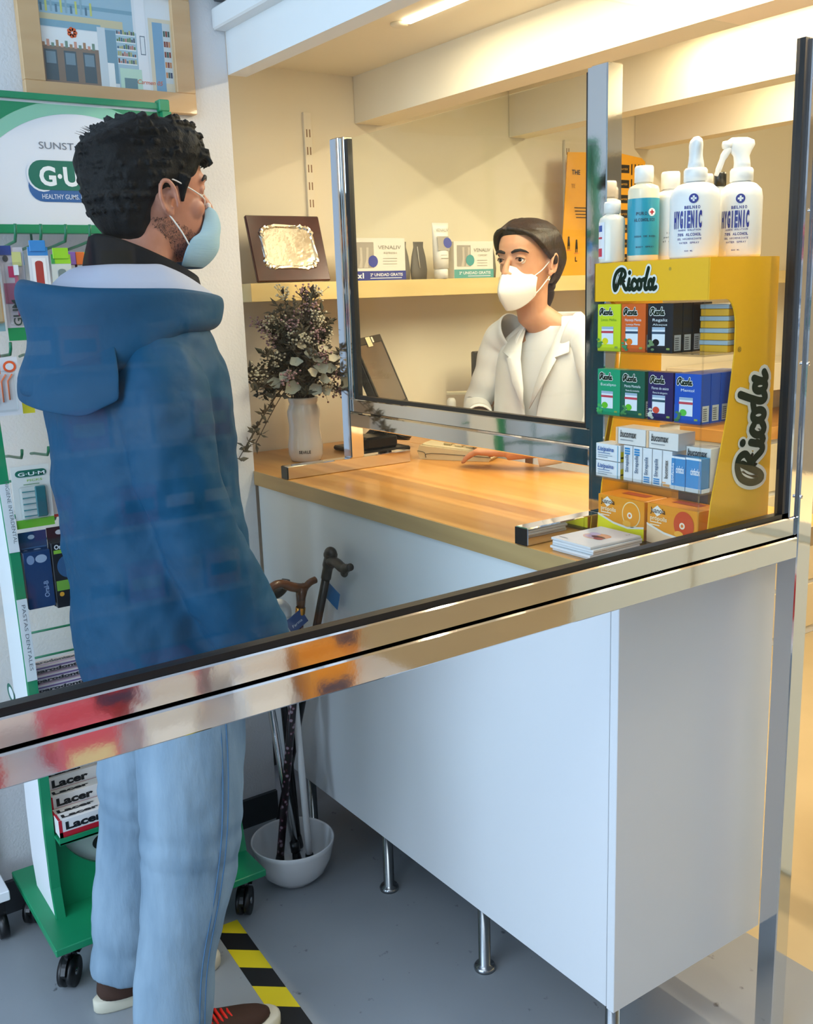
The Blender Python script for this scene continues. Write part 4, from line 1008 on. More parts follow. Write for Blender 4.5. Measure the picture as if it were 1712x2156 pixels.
t = pack('toothbrush_pack', 'pale toothbrush pack with a green foot, second from left on the top hooks', 'toothbrush pack', -.640, 1.420, .046, .185, .278, 'cfc8cf', [('r', 0, 0, 1, .14, '1f8a4c'), ('r', .05, .40, .8, .62, 'b06a85'), ('r', .3, .68, .65, .80, 'e0306a'), ('v', .62, .16, .36, .28, 'GUM', '3c4a44'), ('r', .5, .8, .9, .95, 'd3d68a'), ('d', .22, .88, .12, .035, '3b3f44')])
blister(t, -.018, .018, .03, .155, .012); brush(t, .004, .05, .15, 'b04a6a')
MB().box((-.023, -.0035, .17), (.0, -.001, .188), P('25408e')).build('tab', t)
t = pack('toothbrush_pack', 'white toothbrush pack with red window under a blue hanger tab', 'toothbrush pack', -.590, 1.520, .040, .085, .288, 'dfe3ea', [('r', 0, .80, 1, 1, '2f86cf'), ('r', .15, .0, .85, .74, 'eef0f4'), ('r', .30, .05, .70, .62, 'a8322c'), ('d', .5, .62, .20, .06, 'a8322c')])
MB().box((-.016, -.004, .076), (.016, -.001, .098), P('2f86cf'), bev=.001).build('tab', t)
t = pack('toothbrush_pack', 'toothbrush pack with lime green hanger tab on the top hooks', 'toothbrush pack', -.545, 1.505, .040, .085, .288, 'c9d3d0', [('r', 0, .78, 1, 1, '8fd028'), ('r', .3, .05, .72, .6, '6d8588'), ('d', .5, .6, .2, .06, '6d8588'), ('r', .0, .78, .18, 1, '2f9a50')])
MB().box((-.016, -.004, .076), (.016, -.001, .098), P('8fd028'), bev=.001).build('tab', t)
for yy, colr, lab in ((-.622, '4aa0dd', 'pale blue backed toothbrush pack behind the red-window pack'), (-.515, '8a62c0', 'toothbrush pack with a purple tab near the raincoat collar'), (-.498, 'e2702c', 'toothbrush pack with an orange tab near the raincoat collar'), (-.478, 'a4d62c', 'toothbrush pack with yellow-green tab nearest the raincoat collar')):
    t = pack('toothbrush_pack', lab, 'toothbrush pack', yy, 1.500, .022, .075, .262, 'c3ccd4', [('r', .3, .1, .7, .7, '8fa2b0')]); MB().box((-.010, -.004, .070), (.010, -.001, .096), P(colr), bev=.001).build('tab', t)
t = pack('toothbrush_pack', 'dark red toothbrush pack with blue cap below the brown pack', 'toothbrush pack', -.705, 1.345, .05, .075, .262, '7a2230', [('r', .1, .6, .5, 1, '2a62c0'), ('r', .1, .4, .9, .5, '3c0d18')])
# interdental brushes
t = pack('interdental_brush_pack', 'pack of orange interdental brushes hanging low at the left', 'interdental brush pack', -.700, 1.270, .092, .118, .285, 'dfe0e6', [('r', .0, .72, .62, .90, 'ec7a34'), ('t', .05, .92, .05, .45, 'interproximal', '5a4a78'), ('d', .82, .84, .14, .10, 'e8602c'), ('d', .82, .84, .09, .06, 'dfe0e6')])
for i in range(6):
    MB().tube([(-.040+i*.0125, -.004, .012+i*.004), (-.040+i*.0125, -.004, .070), (-.030+i*.0125, -.004, .084)], .0016, P('ec7a4a'), n=6).build('brush', t)
blister(t, -.040, .038, .008, .092, .011)
t = pack('yellow_card', 'bright yellow card pack showing beside the raincoat', 'card pack', -.635, 1.268, .026, .08, .255, 'e0dc2c', [('d', .5, .25, .12, .05, '6a6a20')])
# gum picks
t = pack('soft_pick_pack', 'white and green pack of interdental picks hanging mid stand', 'interdental pick pack', -.654, 1.030, .078, .132, .285, 'e6e6e0', [('r', 0, 0, 1, .14, '6ab42c'), ('d', .22, .88, .12, .055, '0e6b58'), ('d', .80, .88, .12, .055, '0e6b58'), ('r', .22, .825, .80, .935, '0e6b58'), ('t', .16, .85, .055, .70, 'G·U·M', 'eef2f0'), ('t', .38, .755, .035, .4, 'PICKS', '8fb84a'), ('r', .28, .70, .7, .712, '5a8a5a')])
blister(t, -.028, .030, .018, .090, .012)
for i in range(5): MB().tube([(-.022, -.006, .026+i*.013), (.004, -.006, .026+i*.013), (.010, -.006, .026+i*.013)], [.0016, .0010, .003], P('1f6a70'), n=6).build('pick', t)
MB().box((.004, -.009, .022), (.026, -.004, .088), P('1d6f78'), bev=.002).build('pick_tray', t)
t = pack('red_edged_pack', 'white pack with a red band half hidden behind the raincoat', 'dental pack', -.605, 1.040, .055, .105, .262, 'dfe3ec', [('r', 0, .45, .38, .85, 'b81c34'), ('r', 0, 0, 1, .06, 'd0323c'), ('v', .3, .48, .10, .3, 'BEXIDENT', 'eeeeee')])
NAVY = '143a68'
t = pack('brush_head_pack', 'dark blue electric brush head pack hanging on the lower hooks', 'brush head pack', -.663, .855, .058, .165, .278, NAVY, [('d', .45, .93, .12, .03, 'a8b8c8'), ('d', .2, .72, .13, .05, '8296b4'), ('d', .62, .72, .22, .05, '9fb0c8'), ('v', .86, .18, .22, .2, 'Oral-B', '7f97ba'), ('r', .05, .78, .95, .80, '2a5a8a')])
MB().box((-.028, -.020, 0), (.028, -.0011, .125), mat('navy_carton', NAVY, .35), bev=.001).build('carton', t)
k = MB(); F_ = FR((-.028, -.0203, 0), (1, 0, 0), (0, 0, 1)); k.disc(F_, .014, .108, .008, .010, .0002, P('7c92b4')); k.disc(F_, .036, .108, .012, .009, .0002, P('9fb0c8')); k.text(FR((-.028, -.0205, 0), (0, 0, 1), (-1, 0, 0)), 'Oral-B', .022, -.045, .010, .0003, P('8ea4c6'), w=.036, bold=.02); k.build('carton_print', t)
t = pack('brush_head_pack', 'black and lime electric brush head pack beside the raincoat', 'brush head pack', -.602, .848, .064, .175, .282, '15181f', [('d', .4, .93, .12, .03, 'c0c4c8')])
MB().box((-.031, -.020, 0), (.031, -.0011, .145), mat('black_carton', '15181f', .35), bev=.001).build('carton', t)
k = MB(); F_ = FR((-.031, -.0203, 0), (1, 0, 0), (0, 0, 1))
k.rect(F_, .004, .120, .060, .128, .0002, P('8bbf3c')); k.text(F_, 'Oral-B', .006, .130, .010, .0003, P('e8ebee'), w=.034, bold=.03); k.disc(F_, .034, .090, .026, .026, .0002, P('2c5a86')); k.rect(F_, .026, .068, .044, .100, .0004, P('c8d2dc')); k.disc(F_, .036, .104, .011, .011, .0005, P('dfe6ee')); k.disc(F_, .036, .104, .005, .005, .0007, P('5a6a7a'))
k.rect(F_, .003, .038, .060, .060, .0002, P('72a83c')); k.disc(F_, .012, .030, .005, .005, .0003, P('e0a030')); k.build('carton_print', t)
# toothpaste cartons
def carton_long(label, y, z, L_, h_, d_, x, base, marks, group, rz=0):
    t = thing('toothpaste_carton', label, 'toothpaste carton', (x, y, z), math.radians(90+rz), group)
    MB().box((-L_/2, 0, 0), (L_/2, d_, h_), P(base, .35), bev=.0008).build('box', t)
    k = MB(); F_ = FR((-L_/2, -.0003, 0), (1, 0, 0), (0, 0, 1)); FT = FR((-L_/2, 0, h_+.0003), (1, 0, 0), (0, 1, 0))
    for mk_ in marks:
        if mk_[0] == 'r': k.rect(F_, mk_[1]*L_, mk_[2]*h_, mk_[3]*L_, mk_[4]*h_, .0002, P(mk_[5], .35))
        if mk_[0] == 'T': k.rect(FT, mk_[1]*L_, mk_[2]*d_, mk_[3]*L_, mk_[4]*d_, .0002, P(mk_[5], .35))
        if mk_[0] == 't': k.text(F_, mk_[5], mk_[1]*L_, mk_[2]*h_, mk_[3]*h_, .0006, P(mk_[6], .35), w=mk_[4]*L_, bold=.045)
        if mk_[0] == 'tt': k.text(FT, mk_[5], mk_[1]*L_, mk_[2]*d_, mk_[3]*d_, .0006, P(mk_[6], .35), w=mk_[4]*L_, bold=.045)
    k.build('print', t)
lm = [('r', 0, 0, 1, .30, 'b8182c'), ('r', 0, 0, .04, 1, 'b8182c'), ('t', .08, .42, .42, .45, 'Lacer', '16181c'), ('tt', .06, .25, .4, .45, 'Lacer', '16181c'), ('T', .0, .0, .03, 1, 'b8182c'), ('r', .75, .55, .95, .6, '9aa0a6'), ('r', .75, .65, .92, .69, '9aa0a6')]
carton_long('white and red toothpaste carton standing at the very front of the bottom shelf', -.601, .3365, .185, .042, .034, .3385, 'e6e4e2', lm, 'toothpaste cartons on the bottom shelf')
for i, (xx, zz, lab) in enumerate(((.300, .3300, 'second white and red toothpaste carton from the front, bottom shelf'), (.262, .3300, 'third white and red toothpaste carton from the front, bottom shelf'), (.224, .3300, 'fourth white and red toothpaste carton from the front, bottom shelf'))):
    carton_long(lab, -.600+i*.003, zz+.000+i*.028, .185, .042, .034, xx, 'e6e4e2', lm, 'toothpaste cartons on the bottom shelf')
    if i: MB().box((xx-.225-.034, -.200, .3285-.0), (xx-.2215, -.012, zz+i*.028-.0005), GREEN).v
carton_long('red topped toothpaste carton lying at the back of the bottom shelf', -.60, .330+.112, .17, .03, .034, .190, 'c9bfb6', [('r', 0, 0, 1, .5, 'a82030'), ('T', 0, 0, .5, 1, 'e2ded8')], 'toothpaste cartons on the bottom shelf')
# stepped riser that carries the rear cartons
k = MB()
for xx, zz in ((.262, .358), (.224, .386), (.190, .442)): k.box(q(xx-.036, YL+.02, .3282), q(xx-.0005, YR-.02, zz-.0005), P('3a4a48', .6))
k.build('stepped_riser', ds)
pmk = [('r', 0, .62, 1, .80, '6a4a8c'), ('T', 0, .1, 1, .3, 'a898bc'), ('t', .05, .12, .42, .72, 'parodontax', '22262a'), ('tt', .05, .4, .4, .6, 'parodontax', '4a4a5a')]
for i, lab in enumerate(('lowest striped purple and white toothpaste carton on the upper shelf', 'second from bottom of the striped toothpaste cartons on the upper shelf', 'third from bottom of the striped toothpaste cartons on the upper shelf', 'topmost striped purple and white toothpaste carton on the upper shelf')):
    carton_long(lab, -.612, .6394+i*.0178, .165, .016, .040+.0*i, .288-i*.012, 'd4ccd4', pmk if i else [('r', 0, .62, 1, .85, '22584c'), ('t', .05, .12, .45, .72, 'parodontax', '22262a')], 'toothpaste cartons on the upper shelf')

# neighbouring white stand at the left frame edge
ws = thing('display_stand', 'white display stand base on a black castor, cut by the left picture edge', 'display stand', (0.05, -0.93, 0))
MB().box((-.04, -.13, .125), (.110, .150, .150), FASCIA, bev=.002).build('base', ws)
MB().box((-.035, -.12, .15), (-.020, .145, 1.35), mat('wall_shadow_grey', '50565e', .6)).build('back_panel', ws)  # dark panel added in place of the shadow on the wall
k = MB(); k.tube([(.050, .125, .034), (.050, .145, .034)], .033, BLACKP, n=24); k.box((.038, .125, .06), (.062, .145, .125), BLACKP); k.build('castor', ws)
k = MB(); k.tube([(.050, -.10, .034), (.050, -.08, .034)], .033, BLACKP, n=24); k.box((.038, -.10, .06), (.062, -.08, .125), BLACKP); k.build('castor', ws)

# ============================================================ BOWL AND WALKING STICKS
BC = Vector((.312, -.112, 0))
CER = mat('glazed_white_ceramic', 'd3d6d8', .12, coat=.5)
k = MB(); k.lathe([(.001, .004), (.045, .002), (.050, .0), (.062, .006), (.085, .030), (.100, .065), (.107, .100), (.109, .112), (.106, .114), (.103, .109), (.095, .068), (.080, .038), (.055, .018), (.001, .014)], CER, n=56)
k.build('bowl', label='white ceramic bowl on the floor holding the walking sticks', cat='bowl', loc=BC)
def cane(name, label, foot, top, m, r=.0095, marks=None, tipm=BLACKP, grp='walking sticks leaning at the counter'):
    foot = Vector(foot); top = Vector(top); t = thing(name, label, 'walking stick', foot, 0, grp)
    d = top-foot; MB().tube([d*.03, d*.985], [r*.9, r], m, n=16).build('shaft', t)
    MB().lathe([(.001, -.003), (.013, 0), (.0135, .006), (.011, .026), (.010, .034)], tipm, Matrix.Translation(d*.01) @ d.to_track_quat('Z', 'Y').to_matrix().to_4x4(), 18).build('rubber_tip', t)
    return t, d
FLOR = mat('floral_shaft_enamel', '1a0f14', .3)
nt = FLOR.node_tree; vo = nt.nodes.new('ShaderNodeTexVoronoi'); vo.inputs['Scale'].default_value = 75; cr = nt.nodes.new('ShaderNodeValToRGB'); tc = nt.nodes.new('ShaderNodeTexCoord')
cr.color_ramp.elements[0].position = .25; cr.color_ramp.elements[0].color = (*hx('8d7f8a'), 1); cr.color_ramp.elements[1].position = .42; cr.color_ramp.elements[1].color = (*hx('160c12'), 1); e_ = cr.color_ramp.elements.new(.33); e_.color = (*hx('5a2036'), 1)
nt.links.new(tc.outputs['Object'], vo.inputs['Vector']); nt.links.new(vo.outputs['Distance'], cr.inputs[0]); nt.links.new(cr.outputs[0], nt.nodes['Principled BSDF'].inputs['Base Color'])
t, d = cane('walking_stick', 'walking stick with brown wooden handle and floral patterned shaft', (.296, -.148, .030), (.346, -.066, .745), FLOR, .011)
k = MB(); k.tube(cat_rom([d+Vector(v) for v in ((0, .048, .058), (0, .030, .054), (0, .010, .044), (0, -.020, .052), (0, -.050, .066), (0, -.076, .062), (0, -.092, .040), (0, -.096, .018))], 5), [.005]+[.009]*8+[.012]*10+[.0105]*10+[.009]*7, CANEW, n=14)
k.tube([d+Vector((0, .0, -.004)), d+Vector((0, .002, .020)), d+Vector((0, .006, .046))], [.0105, .012, .016], CANEW, n=16); k.build('handle', t)
MB().lathe([(.0118, -.022), (.0125, -.020), (.0125, -.006), (.0118, -.004)], mat('brass', 'c98a3a', .25, 1.0), Matrix.Translation(d) @ d.to_track_quat('Z', 'Y').to_matrix().to_4x4(), 20).build('collar_ring', t)
TAGB = P('1f4a86', .3)
k = MB(); FTg = TL.inverted() if False else None
k.box((.012, -.030, .0), (.0135, .022, .040), TAGB, Matrix.Translation(d*.93) @ Matrix.Rotation(.5, 4, 'X')); k.text(Matrix.Translation(d*.93) @ Matrix.Rotation(.5, 4, 'X') @ FR((.0136, -.026, .004), (0, 1, 0), (0, 0, 1)), 'Farma', .006, .008, .008, .0003, P('d0dcec'), w=.030); k.build('price_tag', t)
BSH = mat('black_shaft_enamel', '0c0d10', .3)
t, d = cane('walking_stick', 'black walking stick with a T-shaped grip leaning on the counter front', (.105, -.058, .003), (.420, -.026, .850), BSH, .0105)
hd = d.copy(); dd_ = d.normalized()
k = MB(); k.tube(cat_rom([hd-dd_*.03, hd, hd+dd_*.025+Vector((.002, 0, 0)), hd+dd_*.040+Vector((0, 0, 0))], 4), [.0125]*5+[.015]*5+[.017]*3, BLACKP, n=16); k.ell(hd+dd_*.040, (.018, .015, .017), BLACKP)
k.tube(cat_rom([hd+dd_*.022, hd+Vector((.045, -.002, .022)), hd+Vector((.080, -.004, .016)), hd+Vector((.112, -.004, .026))], 5), [.014]*4+[.012]*6+[.011]*3+[.009]*3, BLACKP, n=14); k.ell(hd+Vector((.082, -.004, .006)), (.012, .008, .011), BLACKP); k.build('handle', t)
for f_ in (.40, .44): MB().ell(d*f_+Vector((.004, -.009, 0)), (.003, .003, .003), mat('brass', 'c98a3a', .25, 1.0)).build('height_pin', t)
k = MB(); MG = Matrix.Translation(hd+Vector((-.012, .013, -.075))) @ Matrix.Rotation(.35, 4, 'Y'); k.box((-.020, -.001, -.02), (.034, .0006, .025), P('1878b8', .3), MG); k.build('price_tag', t)
ALU = mat('anodised_aluminium', (0.62, 0.64, 0.66), .2, 1.0)
t, d = cane('walking_stick', 'bare aluminium walking stick with black ferrule crossing the floral one', (.318, -.103, .030), (.232, -.128, .62), ALU, .0105)
k = MB(); k.tube(cat_rom([d+Vector(v) for v in ((0, 0, .0), (0, -.004, .03), (0, -.03, .05), (0, -.06, .045))], 4), .011, P('d8dadc'), n=12); k.build('handle', t)
MB().tube([d*.07, d*.115], .0125, BLACKP, n=16).build('ferrule', t)
t, d = cane('walking_stick', 'white walking stick with a white crook at the back of the bowl', (.350, -.084, .034), (.288, -.076, .715), P('dcdcdc', .3), .0095)
k = MB(); k.tube(cat_rom([d+Vector(v) for v in ((0, 0, -.01), (0, .0, .010), (0, -.018, .028), (0, -.045, .026), (0, -.055, .005))], 4), .0115, P('e4e4e4', .3), n=12); k.build('handle', t)
t, d = cane('walking_stick', 'black walking stick with curved grip beside the raincoat hem', (.262, -.070, .040), (.215, -.075, .715), BSH, .010)
k = MB(); k.tube(cat_rom([d+Vector(v) for v in ((0, -.060, .040), (0, -.02, .030), (0, .012, .030), (0, .034, .046), (0, .040, .062))], 4), [.010]*5+[.0135]*8+[.011]*4, BLACKP, n=12); k.tube([d, d+Vector((0, .0, .03))], .012, BLACKP, n=12); k.build('handle', t)
# ============================================================ THINGS ON THE WALL SHELF
ZS = 1.5285
# plaque
a = math.atan2(.055, .180); pq = thing('plaque', 'dark wooden plaque with a crinkled silver plate leaning on the shelf', 'plaque', (-.132, .232, ZS+.0042), math.pi/2)
ML = Matrix.Rotation(-a, 4, 'X')
MB().box((-.118, 0, 0), (.118, .012, .192), DARKW, ML, bev=.003).build('board', pq)
SIL = mat('hammered_silver', (0.86, 0.80, 0.68), .16, 1.0, bump=(35, .5, .003))
k = MB(); F_ = ML @ FR((0, -.0005, .098), (1, 0, 0), (0, 0, 1)); n = 72; ring = []; random.seed(4)
for i in range(n):
    t_ = 2*math.pi*i/n; c, s = math.cos(t_), math.sin(t_); e = .35
    x = .088*math.copysign(abs(c)**e, c)*(1+random.uniform(-.035, .035)); y = .066*math.copysign(abs(s)**e, s)*(1+random.uniform(-.05, .05)); ring.append((x, y))
k.loft([[(x, y, 0) for x, y in ring], [(x*.97, y*.97, .004+.002*random.random()) for x, y in ring], [(x*.90, y*.88, .0055) for x, y in ring], [(x*.86, y*.83, .0018) for x, y in ring]], SIL, F_, smooth=False)
k.build('silver_plate', pq)
SS = math.pi/2
def shelf_box(label, yc, w_, h_, d_, x, accent, band, sub, two, grp='boxed leg care products on the wall shelf'):
    t = thing('medicine_box', label, 'box', (x, yc, ZS), SS, grp)
    MB().box((-w_/2, 0, 0), (w_/2, d_, h_), P('e4ded2', .45), bev=.001).build('box', t)
    k = MB(); F_ = FR((-w_/2, -.0005, 0), (1, 0, 0), (0, 0, 1))
    k.rect(F_, 0, 0, w_, .027, .0002, P(band, .45)); k.rect(F_, .012, .036, w_*.42, h_-.012, .0002, P('a59c90', .45))
    k.prism([(.045, .036), (.054, .060), (.056, .095), (.064, .095), (.062, .06), (.060, .036)], .0003, P('c4b9aa'), F_ @ Matrix.Translation((0, 0, .0003)))
    k.prism([(.028, .036), (.034, .060), (.033, .095), (.041, .095), (.042, .06), (.040, .036)], .0003, P('c4b9aa'), F_ @ Matrix.Translation((0, 0, .0003)))
    k.disc(F_, w_*.40, .055, .017, .017, .0010, P(accent, .45))
    k.text(F_, 'VENALIV', w_*.50, h_-.032, .011, .0006, P('8d8878'), w=w_*.42); k.text(F_, sub, w_*.60, h_-.046, .006, .0006, P('a09a8a'), w=w_*.24)
    for i in range(3): k.rect(F_, w_*.58, h_-.058-.008*i, w_*.84, h_-.0595-.008*i, .0006, P('a8a294'))
    k.text(F_, '2ª UNIDAD GRATIS', w_*(.34 if two else .12), .012, .0085, .0006, P('e8e8ee'), bold=.02, w=w_*(.60 if two else .80))
    k.rect(F_, w_*.34, .005, w_*.92, .0075, .0006, P('cfd3e4'))
    if two: k.text(F_, '2x1', .012, .007, .015, .0006, P('eeeef4'), bold=.04, w=.032)
    k.build('print', t); return t
shelf_box('larger white leg care box with a blue dot and deep blue 2x1 band', .508, .196, .122, .05, -.118, '2f3c9c', '26338c', 'REFRESH', True)
shelf_box('white leg care box with a teal dot and teal band beside the woman', .872, .160, .113, .05, -.118, '4a9a98', '5a9f9a', 'COMFORT', False)
def pouch(y, label, h_=.115):
    k = MB(); k.loft([ering(0, 0, 0, .028, .012, 24), ering(0, 0, .03, .031, .013, 24), ering(0, 0, .07, .026, .010, 24), ering(0, 0, .10, .018, .006, 24), ering(0, 0, h_, .020, .003, 24)], mat('grey_pouch_fabric', '77726a', .6))
    o = k.build('toiletry_pouch', None, label, 'pouch', 'grey toiletry pouches on the wall shelf', loc=(-.186, y, ZS), rotz=SS)
    k = MB(); k.tube([(-.012, -.012, .10), (-.010, -.014, .07), (-.006, -.015, .035)], .0016, P('d8d4cc'), n=6); k.build('zip_cord', o)
pouch(.638, 'grey pouch standing right behind the blue banded box'); pouch(.704, 'grey pouch standing behind the upright cream tube'); pouch(.988, 'grey pouch between the teal box and the woman')
t = thing('cream_tube', 'upright white cream tube with a blue dot between the two boxes', 'tube', (-.120, .742, ZS), SS)
k = MB(); k.lathe([(.001, 0), (.022, 0), (.022, .028), (.019, .030)], P('e6e2da', .4), n=24); k.build('cap', t)
k = MB(); k.loft([ering(0, 0, .030, .0235, .0225, 28), ering(0, 0, .07, .026, .020, 28), ering(0, 0, .12, .029, .012, 28), ering(0, 0, .155, .031, .004, 28), ering(0, 0, .168, .032, .0015, 28)], P('e9e5dc', .35)); k.build('tube_body', t)
k = MB(); F_ = FR((0, -.0245, .030), (1, 0, 0), (0, .13, 1)); k.text(F_, 'VENALIV', -.024, .112, .010, .001, P('8d8878'), w=.048); k.rect(F_, -.022, .055, .022, .098, .001, P('a59c90')); k.disc(F_, .016, .078, .016, .016, .0014, P('2f3c9c')); k.rect(F_, -.014, .030, .014, .032, .001, P('8d8878')); k.rect(F_, -.014, .040, .010, .0415, .001, P('a8a294')); k.build('print', t)
# poster
t = thing('counter_card', 'tall yellow advertising card on the wall shelf, partly behind the chrome post', 'advertising card', (-.215, 1.445, ZS), SS)
k = MB(); ya, yb = -.105, .105; YEL = P('eba61c', .5)
k.prism([(ya, 0), (yb, 0), (yb, .425), (ya+.035, .418)], .003, YEL, FR((0, .003, 0), (1, 0, 0), (0, 0, 1)) ); k.build('card', t)
k = MB(); F_ = FR((0, -.0005, 0), (1, 0, 0), (0, 0, 1)); ink = P('2c2413')
k.text(F_, 'THE', -.052, .345, .016, .001, ink, w=.04, bold=.02); k.text(F_, 'TE', -.055, .300, .014, .001, P('a8741a'), w=.02)
for i in range(4): k.rect(F_, -.04+.003*i, .232-.011*i, .04, .235-.011*i, .001, ink)
def fig(x, z): k.disc(F_, x, z+.036, .004, .005, .001, ink, 10); k.quad([(x-.006, z+.008, .001), (x+.006, z+.008, .001), (x+.004, z+.032, .001), (x-.004, z+.032, .001)], ink, F_); k.rect(F_, x-.005, z-.004, x-.002, z+.01, .001, ink); k.rect(F_, x+.002, z-.004, x+.005, z+.01, .001, ink); k.rect(F_, x-.012, z-.008, x+.012, z-.006, .001, P('d8784a'))
fig(-.066, .095); fig(-.028, .085); k.text(F_, 'L', -.035, .050, .016, .001, ink, bold=.03)
k.build('print', t)
t = thing('carton_dispenser', 'yellow cardboard dispenser with black boxes on the shelf, seen over the bottles', 'dispenser', (-.200, 1.69, ZS), SS)
k = MB(); k.prism([(-.085, 0), (.060, 0), (.060, .400), (.04, .412), (-.085, .425)], .09, YEL, FR((0, .09, 0), (1, 0, 0), (0, 0, 1))); k.build('stand_board', t)
k = MB(); F_ = FR((0, -.0008, 0), (1, 0, 0), (0, 0, 1))
for i in range(7):
    z = .385-.052*i
    k.rect(F_, -.080, z-.028, -.025, z, .0005, P('1c1814')); k.text(F_, 'curtis', -.074, z-.018, .009, .001, P('e0a83a'), w=.04, shear=.3)
    for j in range(4): k.rect(F_, -.015+.018*j, z-.034, -.009+.018*j, z+.004, .0005, P('1c1814'))
k.build('box_print', t)

# ============================================================ VASE WITH DRIED FLOWERS
VC = Vector((-.050, .190, H+.0002))
t = thing('vase', 'white ceramic pharmacy jar used as vase at the wall end of the worktop', 'vase', VC)
k = MB(); k.lathe([(.001, .0), (.040, 0), (.044, .004), (.049, .02), (.050, .045), (.0455, .075), (.0435, .10), (.0465, .128), (.047, .142), (.041, .158), (.0385, .163), (.041, .168), (.0425, .176), (.0425, .180), (.039, .181), (.037, .176), (.036, .162), (.040, .14), (.040, .02), (.001, .012)], mat('ivory_ceramic', 'dcd8ce', .18, coat=.4), n=48)
k.build('jar', t)
k = MB(); ang = math.radians(-32)
for j, ch in enumerate('SEARLE'):
    aa = ang+(j-2.5)*.115; r_ = .0500; M = FR((r_*math.cos(aa), r_*math.sin(aa), .026), (-math.sin(aa), math.cos(aa), 0), (0, 0, 1)); k.text(M, ch, 0, 0, .0085, .0006, P('1b1b1d'), w=.0045, align='C', bold=.03)
k.build('lettering', t)
bq = thing('dried_flower_bouquet', 'bouquet of dried flowers and eucalyptus leaves standing in the white jar', 'bouquet', VC+Vector((0, 0, .03)))
random.seed(21)
BR1 = mat('dried_brown_stem', '4a3d2c', .8); BR2 = mat('dried_grey_foliage', '5b5444', .85); GRN = mat('dried_dark_foliage', '34362a', .8); PIN = mat('dried_pink_flower', '9c7c80', .8); CRM = mat('pale_cream_petal', 'c4bda4', .7); EUC = mat('eucalyptus_leaf_grey', '99a096', .6); PUR = mat('purple_statice', '4c3a7c', .8); OCH = mat('dried_ochre_flower', '8f6a34', .8)
def spray_tip():
    while True:
        a = random.uniform(0, 2*math.pi); el = random.uniform(-.25, 1.45)
        r_ = random.uniform(.10, .20)
        p = Vector((math.cos(a)*math.cos(el)*r_*.85, math.sin(a)*math.cos(el)*r_*.80, .20+math.sin(el)*random.uniform(.14, .27)))
        w_ = VC+p
        if w_.x < -.22 or (w_.x < .03 and w_.y < .03): continue
        if abs(w_.y-.21) < .07 and w_.x > .03 and w_.y > .20: continue
        if abs(w_.y-.21) < .06 and w_.x > .10: continue
        if w_.x+.957*w_.y > .285: continue
        if w_.x < -.05 and w_.z > 1.43: continue
        if w_.y > .19 and w_.x > .14: continue
        return p
stems, fol, fol2, pink, crm, och = MB(), MB(), MB(), MB(), MB(), MB()
tips = [spray_tip() for _ in range(125)]+[Vector((.095, -.255, .015)), Vector((.085, -.235, .03)), Vector((.09, -.20, .05)), Vector((.03, -.12, .28)), Vector((.02, .10, .24)), Vector((.0, -.06, .30)), Vector((.07, -.16, .20)), Vector((.08, -.19, .19))]
def leafq(mb, p, d, L, W, m):
    d = d.normalized(); s_ = d.cross(Vector((random.uniform(-1, 1), random.uniform(-1, 1), random.uniform(-1, 1)))).normalized(); u_ = d.cross(s_)*W*.5
    mb.add([p, p+d*L*.45+s_*W+u_, p+d*L, p+d*L*.45-s_*W+u_, p+d*L*.5], [(0, 1, 4), (1, 2, 4), (2, 3, 4), (3, 0, 4)], m)
for i, tp in enumerate(tips):
    base = Vector((random.uniform(-.02, .02), random.uniform(-.02, .02), .10)); mid = (base+tp)/2+Vector((0, 0, .045)) if tp.z > .1 else Vector((tp.x*.7, tp.y*.5, .185))
    mid.x *= .7; mid.y *= .7
    path = cat_rom([base, Vector((base.x*1.2, base.y*1.2, .152)), mid, tp], 5); stems.tube(path, .0012, BR1, n=5)
    kind = i % 6 if i < 125 else 0
    for j in range(7, len(path)):
        p = path[j]
        for _ in range(5 if kind in (0, 1, 3) else 2):
            d = Vector((random.uniform(-1, 1), random.uniform(-1, 1), random.uniform(-.3, 1)))
            leafq(fol if kind != 1 else fol2, p, d, random.uniform(.016, .034), random.uniform(.003, .0075), BR2 if kind != 1 else GRN)
    if kind in (2, 4):
        for _ in range(34):
            o_ = Vector((random.gauss(0, .013), random.gauss(0, .013), random.gauss(0, .012))); pink.ell(tp+o_, (.0034, .0034, .0028), PIN if i % 4 else CRM, None, 6, 4); stems.tube([tp-(tp-mid)*.15, tp+o_], .0004, BR1, n=4)
    if kind == 5:
        for _ in range(16): o_ = Vector((random.gauss(0, .009), random.gauss(0, .009), random.gauss(0, .008))); och.ell(tp+o_, (.003, .003, .003), OCH if i % 3 == 0 else BR2, None, 6, 4)
stems.build('stems', bq, kind='stuff'); fol.build('foliage', bq, kind='stuff'); fol2.build('dark_foliage', bq, kind='stuff'); pink.build('pink_blossom', bq, kind='stuff'); och.build('ochre_blossom', bq, kind='stuff')
